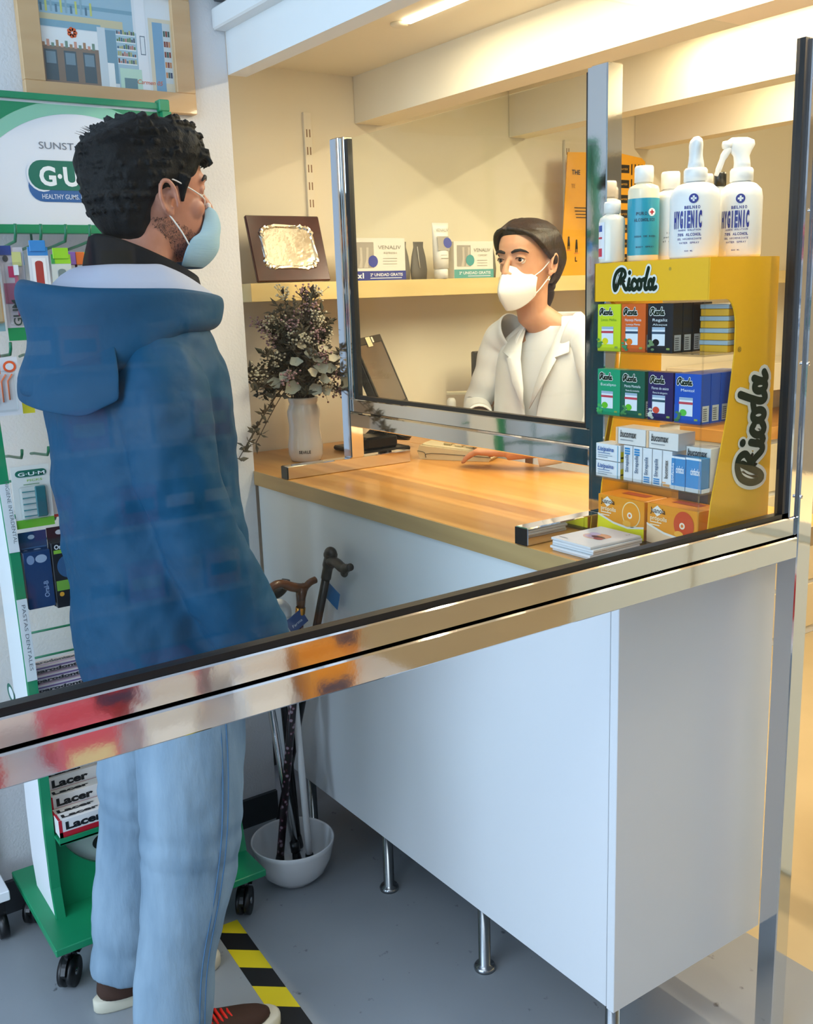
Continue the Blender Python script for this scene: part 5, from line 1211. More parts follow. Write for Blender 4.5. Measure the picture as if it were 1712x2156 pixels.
for (x, y, z, r_) in ((.085, -.045, .30, .016), (.09, -.02, .275, .018), (.10, -.005, .262, .021), (.085, .02, .285, .016), (.11, -.03, .225, .017), (.105, .0, .232, .022), (.095, .015, .205, .019), (.10, -.015, .18, .020), (.09, -.10, .22, .018), (.08, -.08, .19, .024), (.06, -.12, .20, .020), (.11, .04, .26, .015), (.075, .03, .17, .019), (.08, -.06, .255, .018), (.05, .06, .23, .018), (.06, -.03, .33, .014)):
    k = MB(); R_ = Vector((1, random.uniform(-.8, .4), random.uniform(-.2, .9))).to_track_quat('Z', 'Y').to_matrix().to_4x4()
    M = Matrix.Translation((x, y, z)) @ R_
    pw_ = random.uniform(0, 6); k.loft([[(r_*q1*(1+.14*math.sin(3*2*math.pi*j/16+pw_))*math.cos(2*math.pi*j/16), r_*q1*.8*(1+.12*math.sin(5*2*math.pi*j/16+pw_))*math.sin(2*math.pi*j/16), q2*r_*(1+.5*math.sin(2*2*math.pi*j/16+pw_))) for j in range(16)] for q1, q2 in ((.05, 0), (.5, .05), (.85, .16), (1, .32))], EUC if r_ > .0175 else CRM, M, caps=False); k.build('round_leaf', bq)
st = thing('statice_sprig', 'small sprig of purple statice just behind the chrome post', 'flower sprig', (.080, .268, H+.10))
k = MB(); k.tube([(.0, 0, -.0), (0, .005, .05), (.0, .008, .09)], .0012, BR1, n=5); k.build('stem', st); k = MB()
for _ in range(70): k.ell((max(-.012, min(.012, random.gauss(0, .006))), max(-.014, min(.018, random.gauss(.004, .008))), random.uniform(.03, .13)), (.003, .003, .004), PUR, None, 6, 4)
k.build('blossom', st, kind='stuff')

# ============================================================ MONITOR, PRINTER, BOTTLE, DEVICE
l_ = Vector((-.69, .72, 0)).normalized()
TR = Vector((-.09, .486, 1.372)); TLc = TR-l_*.32; dn = Vector((.061, .059, -.212)); nrm = l_.cross(dn).normalized()
if nrm.x < 0: nrm = -nrm
mo = thing('computer_monitor', 'tilted flat computer monitor turned away beside the dried flowers', 'monitor', (-.02, .42, H))
Mm = Matrix.Translation((.02, -.42, -H)) @ FR(TLc+dn, l_, -dn)
Lh = dn.length
MB().box((0, 0, -.03), (.32, Lh, -.004), BLACKP, Mm, bev=.004).build('casing', mo)
MB().box((.012, .022, -.004), (.308, Lh-.022, -.0022), mat('dusty_screen', '6f5a48', .22, noise=(9, '5c4a3a', .3)), Mm).build('screen', mo)
k = MB(); k.box((0, 0, -.004), (.32, .02, -.001), mat('dark_bezel', '2c2a26', .35), Mm); k.box((0, Lh-.020, -.004), (.32, Lh, -.001), mat('dark_bezel', '2c2a26', .35), Mm); k.box((0, .02, -.004), (.010, Lh-.02, -.001), mat('dark_bezel', '2c2a26', .35), Mm); k.box((.310, .02, -.004), (.32, Lh-.02, -.001), mat('dark_bezel', '2c2a26', .35), Mm); k.build('bezel', mo)
k = MB(); k.rect(Mm, .12, Lh-.030, .175, Lh-.002, .0005, P('e0d2a6', .7)); k.build('paper_note', mo)
MB().rect(Mm, .185, Lh-.020, .205, Lh-.004, .0008, P('e6e0cc', .7)).build('paper_note', mo)
k = MB(); k.tube([Vector((.02-.04, .40-.42+.0, .0))+Vector((-.05, .03, .026)), Vector((-.06, .06, .07)), Vector((-.09, .08, .16))], .022, BLACKP, n=14); k.build('stand_arm', mo)
k = MB(); k.box((-.14, -.075, .0005), (.045, .085, .014), BLACKP, bev=.004); k.box((-.06, -.06, .014), (.03, .05, .050), BLACKP, bev=.006); k.build('stand_base', mo)
cb = MB(); random.seed(8)
for j in range(6):
    cb.tube(cat_rom([(-.10+.02*j, -.04, .02), (-.05+.01*j, .03+.012*j, .055+.008*(j % 3)), (.02, .07+.01*j, .04), (-.02, .12, .0225+.004*j), (-.12, .10, .02)], 5), .0032, BLACKP, n=7)
cb.build('cable', mo)
k = MB(); k.tube([(-.10, .190, .125), (-.088, .196, .125)], .022, mat('brown_grey_plastic', '5a4a3c', .4), n=22); k.tube([(-.095, .195, .0), (-.095, .195, .11)], .006, BLACKP)
# side desk along the alcove wall
k = MB(); k.box((-.298, .60, H-.038), (.02, 1.75, H-.0005), BEECH, bev=.001); sdk = k.build('side_worktop', label='beech side worktop running along the alcove wall behind the counter', cat='worktop')
k = MB(); k.box((-.290, .61, 0), (0.0, 1.74, H-.0395), WHITE_LAM); k.build('side_cabinet', label='white base cabinet under the side worktop behind the counter', cat='cabinet')
pr = thing('label_printer', 'dark rounded label printer on the side worktop beside the woman', 'printer', (-.10, .80, H), math.radians(52))
k = MB(); prof = [(-.085, 0), (.085, 0), (.085, .105), (.070, .130), (-.055, .142), (-.078, .132), (-.085, .11)]
k.prism(prof, .17, mat('printer_grey', '4a453c', .4), FR((.085, 0, .0), (0, 1, 0), (0, 0, 1)) ); k.build('body', pr)
k = MB(); k.box((-.05, -.04, .1375), (.02, .0, .1445), P('cfc6a8', .6)); k.build('paper_label', pr)
k = MB(); k.box((-.065, -.0875, .055), (.065, -.0835, .078), P('d8d4c6', .5)); k.build('label_slot', pr)
sc_ = thing('screen_panel', 'thin dark screen edge standing behind the woman', 'screen', (-.17, .93, H))
k = MB(); k.box((-.010, -.030, .02), (.010, .14, .262), mat('dark_bezel', '2c2a26', .35), bev=.004); k.build('casing', sc_); MB().box((-.06, .0, 0), (.06, .11, .02), BLACKP, bev=.003).build('foot', sc_)
gb = thing('gel_bottle', 'small clear gel bottle with white cap and blue label behind the chrome rail', 'bottle', (.025, .660, H))
k = MB(); k.lathe([(.001, 0), (.021, 0), (.022, .004), (.022, .085), (.016, .100), (.010, .104), (.001, .104)], mat('aqua_gel', '9fc6cf', .15), n=24); k.build('bottle_body', gb)
MB().lathe([(.001, .104), (.013, .104), (.014, .108), (.014, .134), (.009, .142), (.001, .143)], P('e8e4da', .4), n=24).build('cap', gb)
MB().lathe([(.0224, .05), (.0224, .088)], P('2a86cf', .35), n=24).build('label', gb)
# beige desk terminal
dv_ = thing('card_terminal', 'beige keypad terminal lying on the worktop under the glass screen', 'terminal', (.235, .535, H), math.radians(31))
BG = mat('beige_plastic', 'cdbf98', .45); BG2 = mat('beige_plastic_dark', 'a8986f', .5)
k = MB(); k.prism([(-.105, .004), (-.098, .0005), (.10, .0005), (.108, .010), (.100, .022), (-.085, .038), (-.105, .040), (-.112, .022)], .125, BG, FR((0, .0625, 0), (1, 0, 0), (0, 0, 1))); k.build('lower_case', dv_)
k = MB(); MT = FR((-.10, -.056, .0415), (1, 0, -.09), (0, 1, 0)); k.box((0, 0, -.008), (.195, .112, .004), BG, MT, bev=.003); k.build('top_plate', dv_)
for r_i in range(4):
    for c_i in range(4): MB().box((.060+.033*c_i, .012+.024*r_i, .004), (.082+.033*c_i, .028+.024*r_i, .0105), BG2 if (r_i+c_i) % 3 == 0 else BG, MT, bev=.002).build('key', dv_)
k = MB(); k.tube(cat_rom([(-.112, -.0628, .024), (-.090, -.0630, .020), (-.085, -.0630, .006), (-.07, -.0630, .018), (.105, -.0630, .012)], 4), .0008, P('3a352a'), n=4); k.build('case_seam', dv_)

# ============================================================ COUNTER DISPLAY STAND WITH SWEETS
YD = mat('display_yellow_card', 'f2b600', .38); INK = mat('logo_dark_green', '0a2418', .8, spec=.1); HALO = mat('logo_white', 'e4e4dc', .45)
# display group laid out too far back, then shrunk about camera to worktop corner
KD = .887
def PL(x, y, z): return (KD*x+.2740, KD*y-.1322, KD*z+.1683)
HB = (H-.1683)/KD+.0004
def shrink(t): t.scale = (KD, KD, KD); return t
dp = shrink(thing('sweets_display', 'yellow counter display with clear shelves and script lettering, standing on the worktop', 'display stand', PL(1.09, .43, HB)))
q = lambda x, y, z: (x-1.09, y-.43, z-HB); TDp = Matrix.Translation((-1.09, -.43, -HB))
MB().box(q(.950, .327, 1.459), q(1.233, .330, 1.534), YD).build('header_front', dp)
prof = [(.327, 1.459), (.327, 1.534), (.530, 1.534), (.530, HB+.0005), (.338, HB+.0005), (.352, 1.08), (.390, 1.24), (.406, 1.36), (.406, 1.405)]
prof += [(.406-.030*(1-math.cos(a)), 1.405+.054*math.sin(a)) for a in [math.pi/2*i/8 for i in range(1, 9)]]
for xs in (.950, 1.2335):
    k = MB(); n = len(prof)
    vs = [(xs, y, z) for y, z in prof]+[(xs+.0025, y, z) for y, z in prof]
    k.add(vs, [tuple(range(n)), tuple(range(n, 2*n))]+[(i, (i+1) % n, n+(i+1) % n, n+i) for i in range(n)], YD, TDp); k.build('side_board', dp)
MB().box(q(.953, .330, 1.528), q(1.233, .530, 1.5345), YD).build('top_board', dp)
for z in (1.360, 1.230, 1.100): MB().box(q(.954, .322, z-.0035), q(1.232, .526, z), ACRYL).box(q(.954, .322, z), q(1.232, .3235, z+.008), ACRYL).build('clear_shelf', dp)
MB().box(q(.954, .326, HB+.0005), q(1.232, .526, HB+.006), ACRYL).build('clear_shelf', dp)
for xs in (.951, 1.2315): MB().box(q(xs, .318, HB+.002), q(xs+.0015, .322, 1.458), ACRYL).build('clear_edge', dp)
k = MB(); F_ = FR(q(.950, .3268, 1.459), (1, 0, 0), (0, 0, 1)); script_logo(k, F_, .052, .020, .042, .0006, INK, HALO); k.text(F_, '®', .192, .055, .006, .0006, P('8a8a4a')); k.build('front_logo', dp)
k = MB(); F_ = FR(q(1.2362, .5185, 1.085), (0, 0, 1), (0, -1, 0)); script_logo(k, F_, .015, .012, .083, .0008, INK, HALO); k.text(F_, '®', .275, .095, .010, .0008, P('4a4a1a')); k.build('side_logo', dp)
def sweet_box(name, label, x, y, z, base, flavour, lines2, panel, drop, leaf, w_=.0625, h_=.0935, d_=.027, grp='sweet boxes in the yellow display'):
    t = shrink(thing('sweet_box', label, 'sweet box', PL(x+w_/2, y, z), 0, grp))
    bm_ = P(base, .3); MB().box((-w_/2, 0, 0), (w_/2, d_, h_), bm_, bev=.0006).build('box', t)
    k = MB(); F_ = FR((-w_/2, -.0003, 0), (1, 0, 0), (0, 0, 1))
    script_logo(k, F_, .006, .072, .0135, .0002, INK, HALO)
    k.text(F_, flavour, w_/2, .060, .0055, .0004, P('e6eef0' if base != 'c8d820' else '6aa01c'), align='C', w=min(.042, .0052*len(flavour)))
    if lines2: k.text(F_, lines2, w_/2, .052, .004, .0004, P('dfe8e8' if base != 'c8d820' else '6aa01c'), align='C', w=.036)
    k.rect(F_, .012, .014, .044, .049, .0003, P('dfe5ea')); k.rect(F_, .012, .044, .044, .049, .0004, P('9fb4c8')); k.rect(F_, .011, .036, .044, .0405, .0005, P(panel))
    k.disc(F_, .022, .020, .0085, .0065, .0006, P(drop, .25), 16); k.disc(F_, .022, .021, .006, .0042, .0007, P(drop, .2), 12)
    for i in range(7): aa = random.uniform(0, 6.28); k.disc(F_, .009+random.uniform(-.006, .006), .012+random.uniform(-.008, .012), .0045, .0022+.001*random.random(), .0008+.0001*i, P(leaf), 8)
    k.rect(F_, .048, .006, .056, .010, .0004, P('8aa04a')); k.build('print', t)
    k = MB(); FX = FR((w_/2+.0003, 0, 0), (0, 1, 0), (0, 0, 1)); k.rect(FX, .004, .004, d_-.004, .034, .0002, P('cfd2cc'))
    for i in range(6): k.rect(FX, .006, .007+i*.004, d_-.010, .009+i*.004, .0004, P('6a6a66'))
    k.build('barcode_panel', t); return t
random.seed(31)
LG = '4f8a3a'
r1, r2_ = 1.3602, 1.2302
sweet_box('', 'lime yellow sweet box at the left end of the top row', .9565, .330, r1, 'c8d820', 'Limón Melisa', '', 'c03a4a', 'e6d81c', LG)
sweet_box('', 'orange and red sweet box second in the top row', 1.0215, .330, r1, 'd8601c', 'Naranja Menta', 'Laranja Menta', '1f3f5a', 'ec7a1c', '2f8a5a')
bk0 = sweet_box('', 'black sweet box at the front of the top row', 1.0895, .330, r1, '181a22', 'Regaliz', 'Alcaçuz', '1f3f5a', '15151a', '6a8a5a')
for i, lab in enumerate(('first black sweet box behind the front black one in the top row', 'second black sweet box behind the front black one in the top row', 'third black sweet box behind the front black one in the top row')):
    copy_tree(bk0, loc=PL(1.0895+.0625/2, .330+.0285*(i+1), r1), label=lab)
sweet_box('', 'bright green sweet box at the left end of the second row', .9575, .330, r2_, '0f9a6c', 'Eucalipto', '', 'c03a4a', '6ac02c', '3fae5a')
sweet_box('', 'dark green sweet box second in the second row', 1.0225, .330, r2_, '0c5a46', 'Menta Montaña', 'Menta da montanha', 'c03a4a', '6ac02c', '3f8a4a')
sweet_box('', 'dark purple sweet box with white blossoms in the second row', 1.0935, .330, r2_, '241a56', 'Flores de saúco', 'Flores de sabugueiro', '1f4a5a', 'd8503a', 'c8d0c0')
bl0 = sweet_box('', 'royal blue sweet box at the front right of the second row', 1.1600, .330, r2_, '1450b4', 'Mentol', '', 'c03a4a', '5ac04a', '3f7a4a')
for i, lab in enumerate(('first blue sweet box behind the front royal blue one', 'second blue sweet box behind the front royal blue one', 'third blue sweet box behind the front royal blue one', 'fourth blue sweet box behind the front royal blue one')):
    copy_tree(bl0, loc=PL(1.1600+.0625/2, .330+.0285*(i+1), r2_), label=lab)
for i, lab in enumerate(('lowest flat yellow and grey packet at the right of the top row', 'second lowest flat yellow and grey packet in the top row', 'third lowest flat yellow and grey packet in the top row', 'topmost flat yellow and grey packet in the top row')):
    t = shrink(thing('sweet_packet', lab, 'packet', PL(1.193, .445, r1+.0225*i), 0, 'flat packets in the top row'))
    MB().box((-.030, -.05, 0), (.034, .05, .013), P('e2a818', .4), bev=.001).build('box', t); MB().box((-.031, -.051, .0135), (.035, .051, .0220), P('9fb0b4', .3), bev=.001).build('lid', t)
r3 = 1.1003
def med(label, x, y, z, w_, d_, h_, base, marks, grp='medicine boxes on the third display row', name='medicine_box'):
    t = shrink(thing(name, label, 'medicine box', PL(x, y, z), 0, grp)); MB().box((0, 0, 0), (w_, d_, h_), P(base, .35), bev=.0006).build('box', t)
    k = MB(); F_ = FR((0, -.0003, 0), (1, 0, 0), (0, 0, 1)); FX = FR((w_+.0003, 0, 0), (0, 1, 0), (0, 0, 1))
    for mk_ in marks:
        o_ = .0002+.00006*len(k.f) if len(k.f) < 20 else .0015
        if mk_[0] == 'r': k.rect(F_, mk_[1]*w_, mk_[2]*h_, mk_[3]*w_, mk_[4]*h_, o_, P(mk_[5], .35))
        if mk_[0] == 'x': k.rect(FX, mk_[1]*d_, mk_[2]*h_, mk_[3]*d_, mk_[4]*h_, o_, P(mk_[5], .35))
        if mk_[0] == 'd': k.disc(F_, mk_[1]*w_, mk_[2]*h_, mk_[3], mk_[4], o_, P(mk_[5], .35), 24)
        if mk_[0] == 't': k.text(F_, mk_[5], mk_[1]*w_, mk_[2]*h_, mk_[3]*h_, .0022, P(mk_[6], .35), w=mk_[4]*w_, bold=.02, shear=mk_[7] if len(mk_) > 7 else 0)
        if mk_[0] == 'v': k.text(FR((0, -.0003, 0), (0, 0, 1), (-1, 0, 0)), mk_[5], mk_[2]*h_, -mk_[1]*w_, mk_[3]*w_, .0022, P(mk_[6], .35), w=mk_[4]*h_, bold=.02)
    k.build('print', t); return t
lz = [('t', .10, .58, .26, .66, 'Lizipaina', '2a62a8', .2), ('r', .1, .42, .6, .46, '5a7aa8'), ('r', .1, .28, .7, .32, '8a98a8'), ('r', .1, .16, .5, .20, '8a98a8'), ('r', .9, .0, .93, 1, '8ac0d8'), ('x', .0, 0, 1, .62, 'd8c820'), ('x', 0, .2, 1, .3, '7a8a2a')]
med('upper of two small white and yellow medicine boxes at the left', .957, .328, r3+.0355, .068, .045, .034, 'e4e8ea', lz); med('lower of two small white and yellow medicine boxes at the left', .957, .328, r3, .068, .045, .034, 'e4e8ea', lz)
for i in range(5):
    up_ = i < 2; med(['first','second','third','fourth','fifth'][i]+' narrow upright white box from the left in the third row', 1.0325+.0255*i, .330, r3, .0235, .05, .072, 'dfe3e6',
        ([('r', .15, .82, .75, .87, '2f86c0'), ('r', .15, .89, .75, .94, '2f86c0'), ('r', .15, .75, .75, .80, '2f86c0')] if up_ else [('r', .15, .04, .8, .08, '2f86c0'), ('r', .15, .10, .8, .14, '2f86c0'), ('r', .15, .16, .8, .20, '2f86c0')] if i < 4 else [('r', .1, .02, .8, .09, 'e8a868'), ('r', .0, .11, .4, .14, 'e8a868')])+[('v', .62, .25, .36, .5, 'Strepsils' if i < 4 else 'bucomax', '4a6a8a' if i < 4 else '33383c')])
bx = [('t', .16, .45, .42, .55, 'bucomax', '33383c', .2), ('r', .0, 0, .07, 1, 'ecc498'), ('r', .16, .25, .6, .30, '8a9094')]
med('left white box lying on top of the narrow upright boxes', 1.010, .332, r3+.0733, .078, .05, .034, 'e4e0da', bx); med('right white box lying on top of the narrow upright boxes', 1.092, .332, r3+.0733, .078, .05, .034, 'e4e0da', bx)
t = med('white box half hidden behind the blue medicine boxes', 1.1715, .3545, r3, .058, .04, .082, 'e0ddd6', [('t', .08, .80, .16, .8, 'bucomax', '33383c', .2)])
cf_ = [('r', 0, 0, 1, .12, 'dfe6ea'), ('r', 0, .94, 1, 1, 'dfe6ea'), ('t', .40, .52, .22, .56, 'cinfatós', 'e6eef4'), ('v', .25, .2, .16, .6, 'cinfatós', 'cfe0ee'), ('r', .28, 0, .29, 1, '0f6fb0')]
med('left of the two blue medicine boxes in the third row', 1.1595, .3262, r3, .034, .024, .065, '1f86c4', cf_); med('right of the two blue medicine boxes, nearest the yellow side board', 1.195, .3262, r3, .0360, .024, .066, '1f86c4', [('r', 0, 0, 1, .12, 'dfe6ea'), ('r', 0, .94, 1, 1, 'dfe6ea'), ('t', .36, .52, .2, .6, 'cinfatós', 'e6eef4'), ('x', 0, 0, 1, .12, 'dfe6ea')])
med('dark blue box standing at the back of the lowest row', 1.10, .42, HB+.0065, .075, .035, .112, '1c2a44', [('r', .2, .4, .8, .5, '8a98b8')], 'boxes in the lowest display row')
med('orange carton standing at the left back of the lowest row', .958, .425, HB+.0065, .12, .06, .110, 'c8862c', [('r', .1, .4, .8, .5, 'b0542c')], 'boxes in the lowest display row')
def juan(label, x, y, low, disc_c):
    t = thing('lozenge_box', label, 'lozenge box', (x, y, H+.0062), 0, 'orange lozenge boxes on the bottom tray of the display'); w_, d_, h_ = .1135, .062, .072
    MB().box((0, 0, 0), (w_, d_, h_), P('e8951a', .3), bev=.0008).build('box', t); k = MB(); F_ = FR((0, -.0003, 0), (1, 0, 0), (0, 0, 1)); FT = FR((0, 0, h_+.0003), (1, 0, 0), (0, 1, 0)); FX = FR((w_+.0003, 0, 0), (0, 1, 0), (0, 0, 1))
    pts = [(0, 0), (w_, 0), (w_, .022), (.075, .016), (.04, .020), (0, .032)]; k.quad([(a_, b_, .0002) for a_, b_ in pts], P(low, .3), F_)
    pts = [(0, .032), (.04, .020), (.075, .016), (w_, .022), (w_, .026), (.075, .020), (.04, .024), (0, .036)]
    for i in range(3): k.quad([(*pts[i], .0004), (*pts[i+1], .0004), (*pts[6-i], .0004), (*pts[7-i], .0004)], P('e8e4d8', .3), F_)
    k.quad([(.010, .060, .0003), (.024, .050, .0003), (.038, .060, .0003), (.024, .070, .0003)], P('efe8da', .3), F_); k.text(F_, 'Juanola', .008, .056, .010, .0006, P('2a1a10'), w=.034, bold=.01)
    k.text(F_, 'própolis', .008, .043, .008, .0006, P('f3d8a8'), w=.038, bold=.03); k.rect(F_, .008, .038, .034, .040, .0006, P('f3dfb8')); k.rect(F_, .008, .033, .030, .035, .0006, P('f3dfb8'))
    k.disc(F_, .083, .044, .022, .024, .0004, P(disc_c, .3)); k.disc(F_, .083, .044, .020, .022, .0006, P('e8951a' if disc_c != 'd0481c' else 'd0481c', .3)); k.disc(F_, .080, .042, .006, .006, .0008, P('f2e6cc', .3), 14); k.disc(F_, .080, .042, .003, .003, .0010, P('e07a2a', .3), 12); k.disc(F_, .073, .026, .010, .006, .0009, P('f2b040', .3), 14)
    k.rect(FX, .0, 0, .062, .02, .0002, P('a85a14', .3)); k.rect(FT, .03, .03, .09, .05, .0002, P('b0442a', .3)); k.build('print', t)
juan('lozenge box with yellow lower half beside the magazines', 1.1225, .166, 'e8e020', 'f0d8a0'); juan('lozenge box with pale lower half and red disc by the pane', 1.2395, .170, 'e8c8a0', 'd0481c')

# ---- bottles on top of the display
ZT = 1.5348
CLR = glass('clear_pet', (0.95, 0.95, 0.93), 1.0)
def bottle(label, x, y, r_, hb, ht, cap_r, body_m, cap_m, lab=None, marks=None):
    t = shrink(thing('bottle', label, 'bottle', PL(x, y, ZT), 0, 'bottles on top of the yellow display'))
    MB().lathe([(.001, 0), (r_*.95, 0), (r_, .004), (r_, hb-.012), (r_*.92, hb-.005), (cap_r*.9, hb), (cap_r*.8, hb+.003), (.001, hb+.003)], body_m, n=32).build('bottle_body', t)
    MB().lathe([(.001, hb+.003), (cap_r, hb+.003), (cap_r, ht-.004), (cap_r*.9, ht), (.001, ht)], cap_m, n=28).build('cap', t)
    if lab: MB().lathe([(r_+.0004, lab[0]), (r_+.0004, lab[1])], P(lab[2], .3), n=36).build('label', t)
    if marks:
        k = MB(); ang0 = math.radians(-46)
        for s_, z, hh, ww, col, da in marks:
            n_ = len(s_)
            for j, ch in enumerate(s_):
                if ch == ' ': continue
                aa = ang0+da+(j-(n_-1)/2)*ww/r_
                M = FR(((r_+.001)*math.cos(aa), (r_+.001)*math.sin(aa), z), (-math.sin(aa), math.cos(aa), 0), (0, 0, 1))
                if ch == '#':
                    k.disc(M, 0, 0, hh, hh, .0002, P('e9ecee')); k.rect(M, -hh*.6, -hh*.2, hh*.6, hh*.2, .0006, P(col)); k.rect(M, -hh*.2, -hh*.6, hh*.2, hh*.6, .0006, P(col))
                elif ch == '@':
                    k.disc(M, 0, 0, hh, hh, .0002, P(col)); k.rect(M, -hh*.6, -hh*.2, hh*.6, hh*.2, .0006, P('e9ecee')); k.rect(M, -hh*.2, -hh*.6, hh*.2, hh*.6, .0006, P('e9ecee'))
                else: k.text(M, ch, 0, 0, hh, .0003, P(col), w=ww*(.3 if ch in 'IilI1' else .82), align='C', bold=.03)
        k.build('lettering', t)
    return t
CAPW = P('ece8e0', .35)
t = bottle('small clear gel bottle with white cap, leftmost on the yellow display', .978, .346, .0255, .092, .117, .0165, mat('gel_clear', (.78, .74, .64), .1), CAPW)
k = MB(); k.lathe([(.0259, .012), (.0259, .075)], P('e4e4e8', .3), n=36); t0 = math.radians(-100)
lbl = MB()
for z0_, z1_, c_ in ((.060, .072, '2050a0'), (.046, .050, 'c03050'), (.012, .028, 'd02848')): lbl.add([(.0262*math.cos(a_), .0262*math.sin(a_), z_) for z_ in (z0_, z1_) for a_ in [math.radians(-150+8*i) for i in range(8)]], [(i, i+1, i+9, i+8) for i in range(7)], P(c_, .3), None, True)
lbl.add([(.0260*math.cos(a_), .0260*math.sin(a_), z_) for z_ in (.008, .078) for a_ in [math.radians(-160+10*i) for i in range(9)]], [(i, i+1, i+10, i+9) for i in range(8)], P('e4e4e8', .3), None, True)
lbl.build('label', t)
bottle('clear bottle with turquoise label and white cap', 1.018, .392, .0305, .148, .182, .0185, mat('amber_clear', (.80, .70, .50), .1), CAPW, (.012, .120, '1f93aa'), [('PURO', .088, .006, .0055, '12324a', -.15), ('#', .093, .0075, .004, 'c02838', .5), ('ALCOHOLICO', .076, .006, .0042, '12324a', .05), ('AGUA DE ROSA', .046, .0035, .0036, '12324a', .1), ('BODY SPRAY', .026, .003, .0036, '12324a', .1)])
bottle('clear bottle of micellar water with white cap and tall label', 1.030, .456, .0300, .136, .172, .0185, mat('water_clear', (.80, .79, .76), .08), CAPW, (.010, .122, 'd6d8dc'), [('solución', .110, .003, .0035, '8a9096', .4), ('limpiador', .052, .0035, .0038, '6a7076', .3), ('para retirar', .044, .0035, .0036, '6a7076', .3), ('el maquillaje', .036, .0035, .0036, '6a7076', .3)])
bottle('bottle whose white cap shows between the clear bottle and the first spray bottle', 1.072, .507, .0240, .135, .165, .017, P('dcd8d0', .3), CAPW)
bottle('black capped bottle hidden between the two spray bottles', 1.112, .505, .0150, .135, .164, .0115, P('d8d4cc', .3), P('14140f', .3))
SPR = mat('spray_white_plastic', 'e9e8e6', .3)
def spray(label, x, y, r_, turn, sc, front):
    t = shrink(thing('spray_bottle', label, 'spray bottle', PL(x, y, ZT), 0, 'white spray bottles on the yellow display'))
    MB().lathe([(.001, 0), (r_*.95, 0), (r_, .005), (r_, .115*sc), (r_*.93, .130*sc), (r_*.70, .140*sc), (.020, .144*sc), (.016, .146*sc), (.001, .146*sc)], SPR, n=40).build('bottle_body', t)
    z = .146*sc; MT = Matrix.Translation((0, 0, z)) @ Matrix.Rotation(turn, 4, 'Z')
    MB().lathe([(.001, 0), (.0215, 0), (.0215, .020), (.0185, .024), (.001, .024)], SPR, MT, 28).build('collar', t)
    k = MB(); k.loft([[(a_*c, b_+a2*s_, zz) for c, s_ in [(math.cos(2*math.pi*i/20), math.sin(2*math.pi*i/20)) for i in range(20)]] for a_, a2, b_, zz in ((.016, .016, 0, .022), (.014, .015, 0, .034), (.012, .015, .002, .046), (.012, .022, .004, .056), (.012, .028, .004, .066), (.010, .026, .004, .074), (.005, .016, .006, .079))], SPR, MT)
    k.tube([(0, .024, .066), (0, .038, .066)], [.009, .007], SPR, MT, 14); k.build('spray_head', t)
    k = MB(); k.tube(cat_rom([(0, .026, .060), (0, .036, .046), (0, .044, .026), (0, .050, .012)], 4), [.007]*5+[.0055]*5+[.004]*3, SPR, MT, 10); k.build('trigger', t)
    k = MB(); a0_ = math.radians(-62)
    def ct(s_, zz, hh, ww, col, bold=.03, off=0):
        n_ = len(s_)
        for j, ch in enumerate(s_):
            if ch == ' ': continue
            aa = a0_+off+(j-(n_-1)/2)*ww/r_; M = FR(((r_+.0008)*math.cos(aa), (r_+.0008)*math.sin(aa), zz), (-math.sin(aa), math.cos(aa), 0), (0, 0, 1))
            k.text(M, ch, 0, 0, hh, .0003, P(col), w=ww*(.34 if ch in 'I1' else .86), align='C', bold=bold)
    M = FR(((r_+.0008)*math.cos(a0_+.15), (r_+.0008)*math.sin(a0_+.15), .106), (-math.sin(a0_+.15), math.cos(a0_+.15), 0), (0, 0, 1)); BLU = '1f2f8a'
    k.disc(M, 0, 0, .0085, .0085, .0002, P(BLU), 24); k.rect(M, -.005, -.0018, .005, .0018, .0006, P('e9ecee')); k.rect(M, -.0018, -.005, .0018, .005, .0006, P('e9ecee'))
    ct('BELNIO', .088, .0055, .0048, BLU, .03, .1); ct('HYGIENIC', .056, .028, .0068, BLU, .06, -.1); ct('HANDS SOLUTION', .049, .003, .0030, BLU, .02); ct('70% ALCOHOL', .040, .005, .0040, BLU, .03); ct('GEL HIGIENIZANTE', .033, .0035, .0028, BLU, .01); ct('WATER SPRAY', .026, .0035, .0034, BLU, .01); ct('500 ML', .012, .0025, .0026, BLU, .01)
    k.build('lettering', t)
spray('white spray bottle with blue lettering, head seen from behind', 1.150, .385, .0455, math.radians(50), .95, True)
spray('white spray bottle farther right, its trigger pointing left', 1.178, .483, .0400, math.radians(150), .955, False)

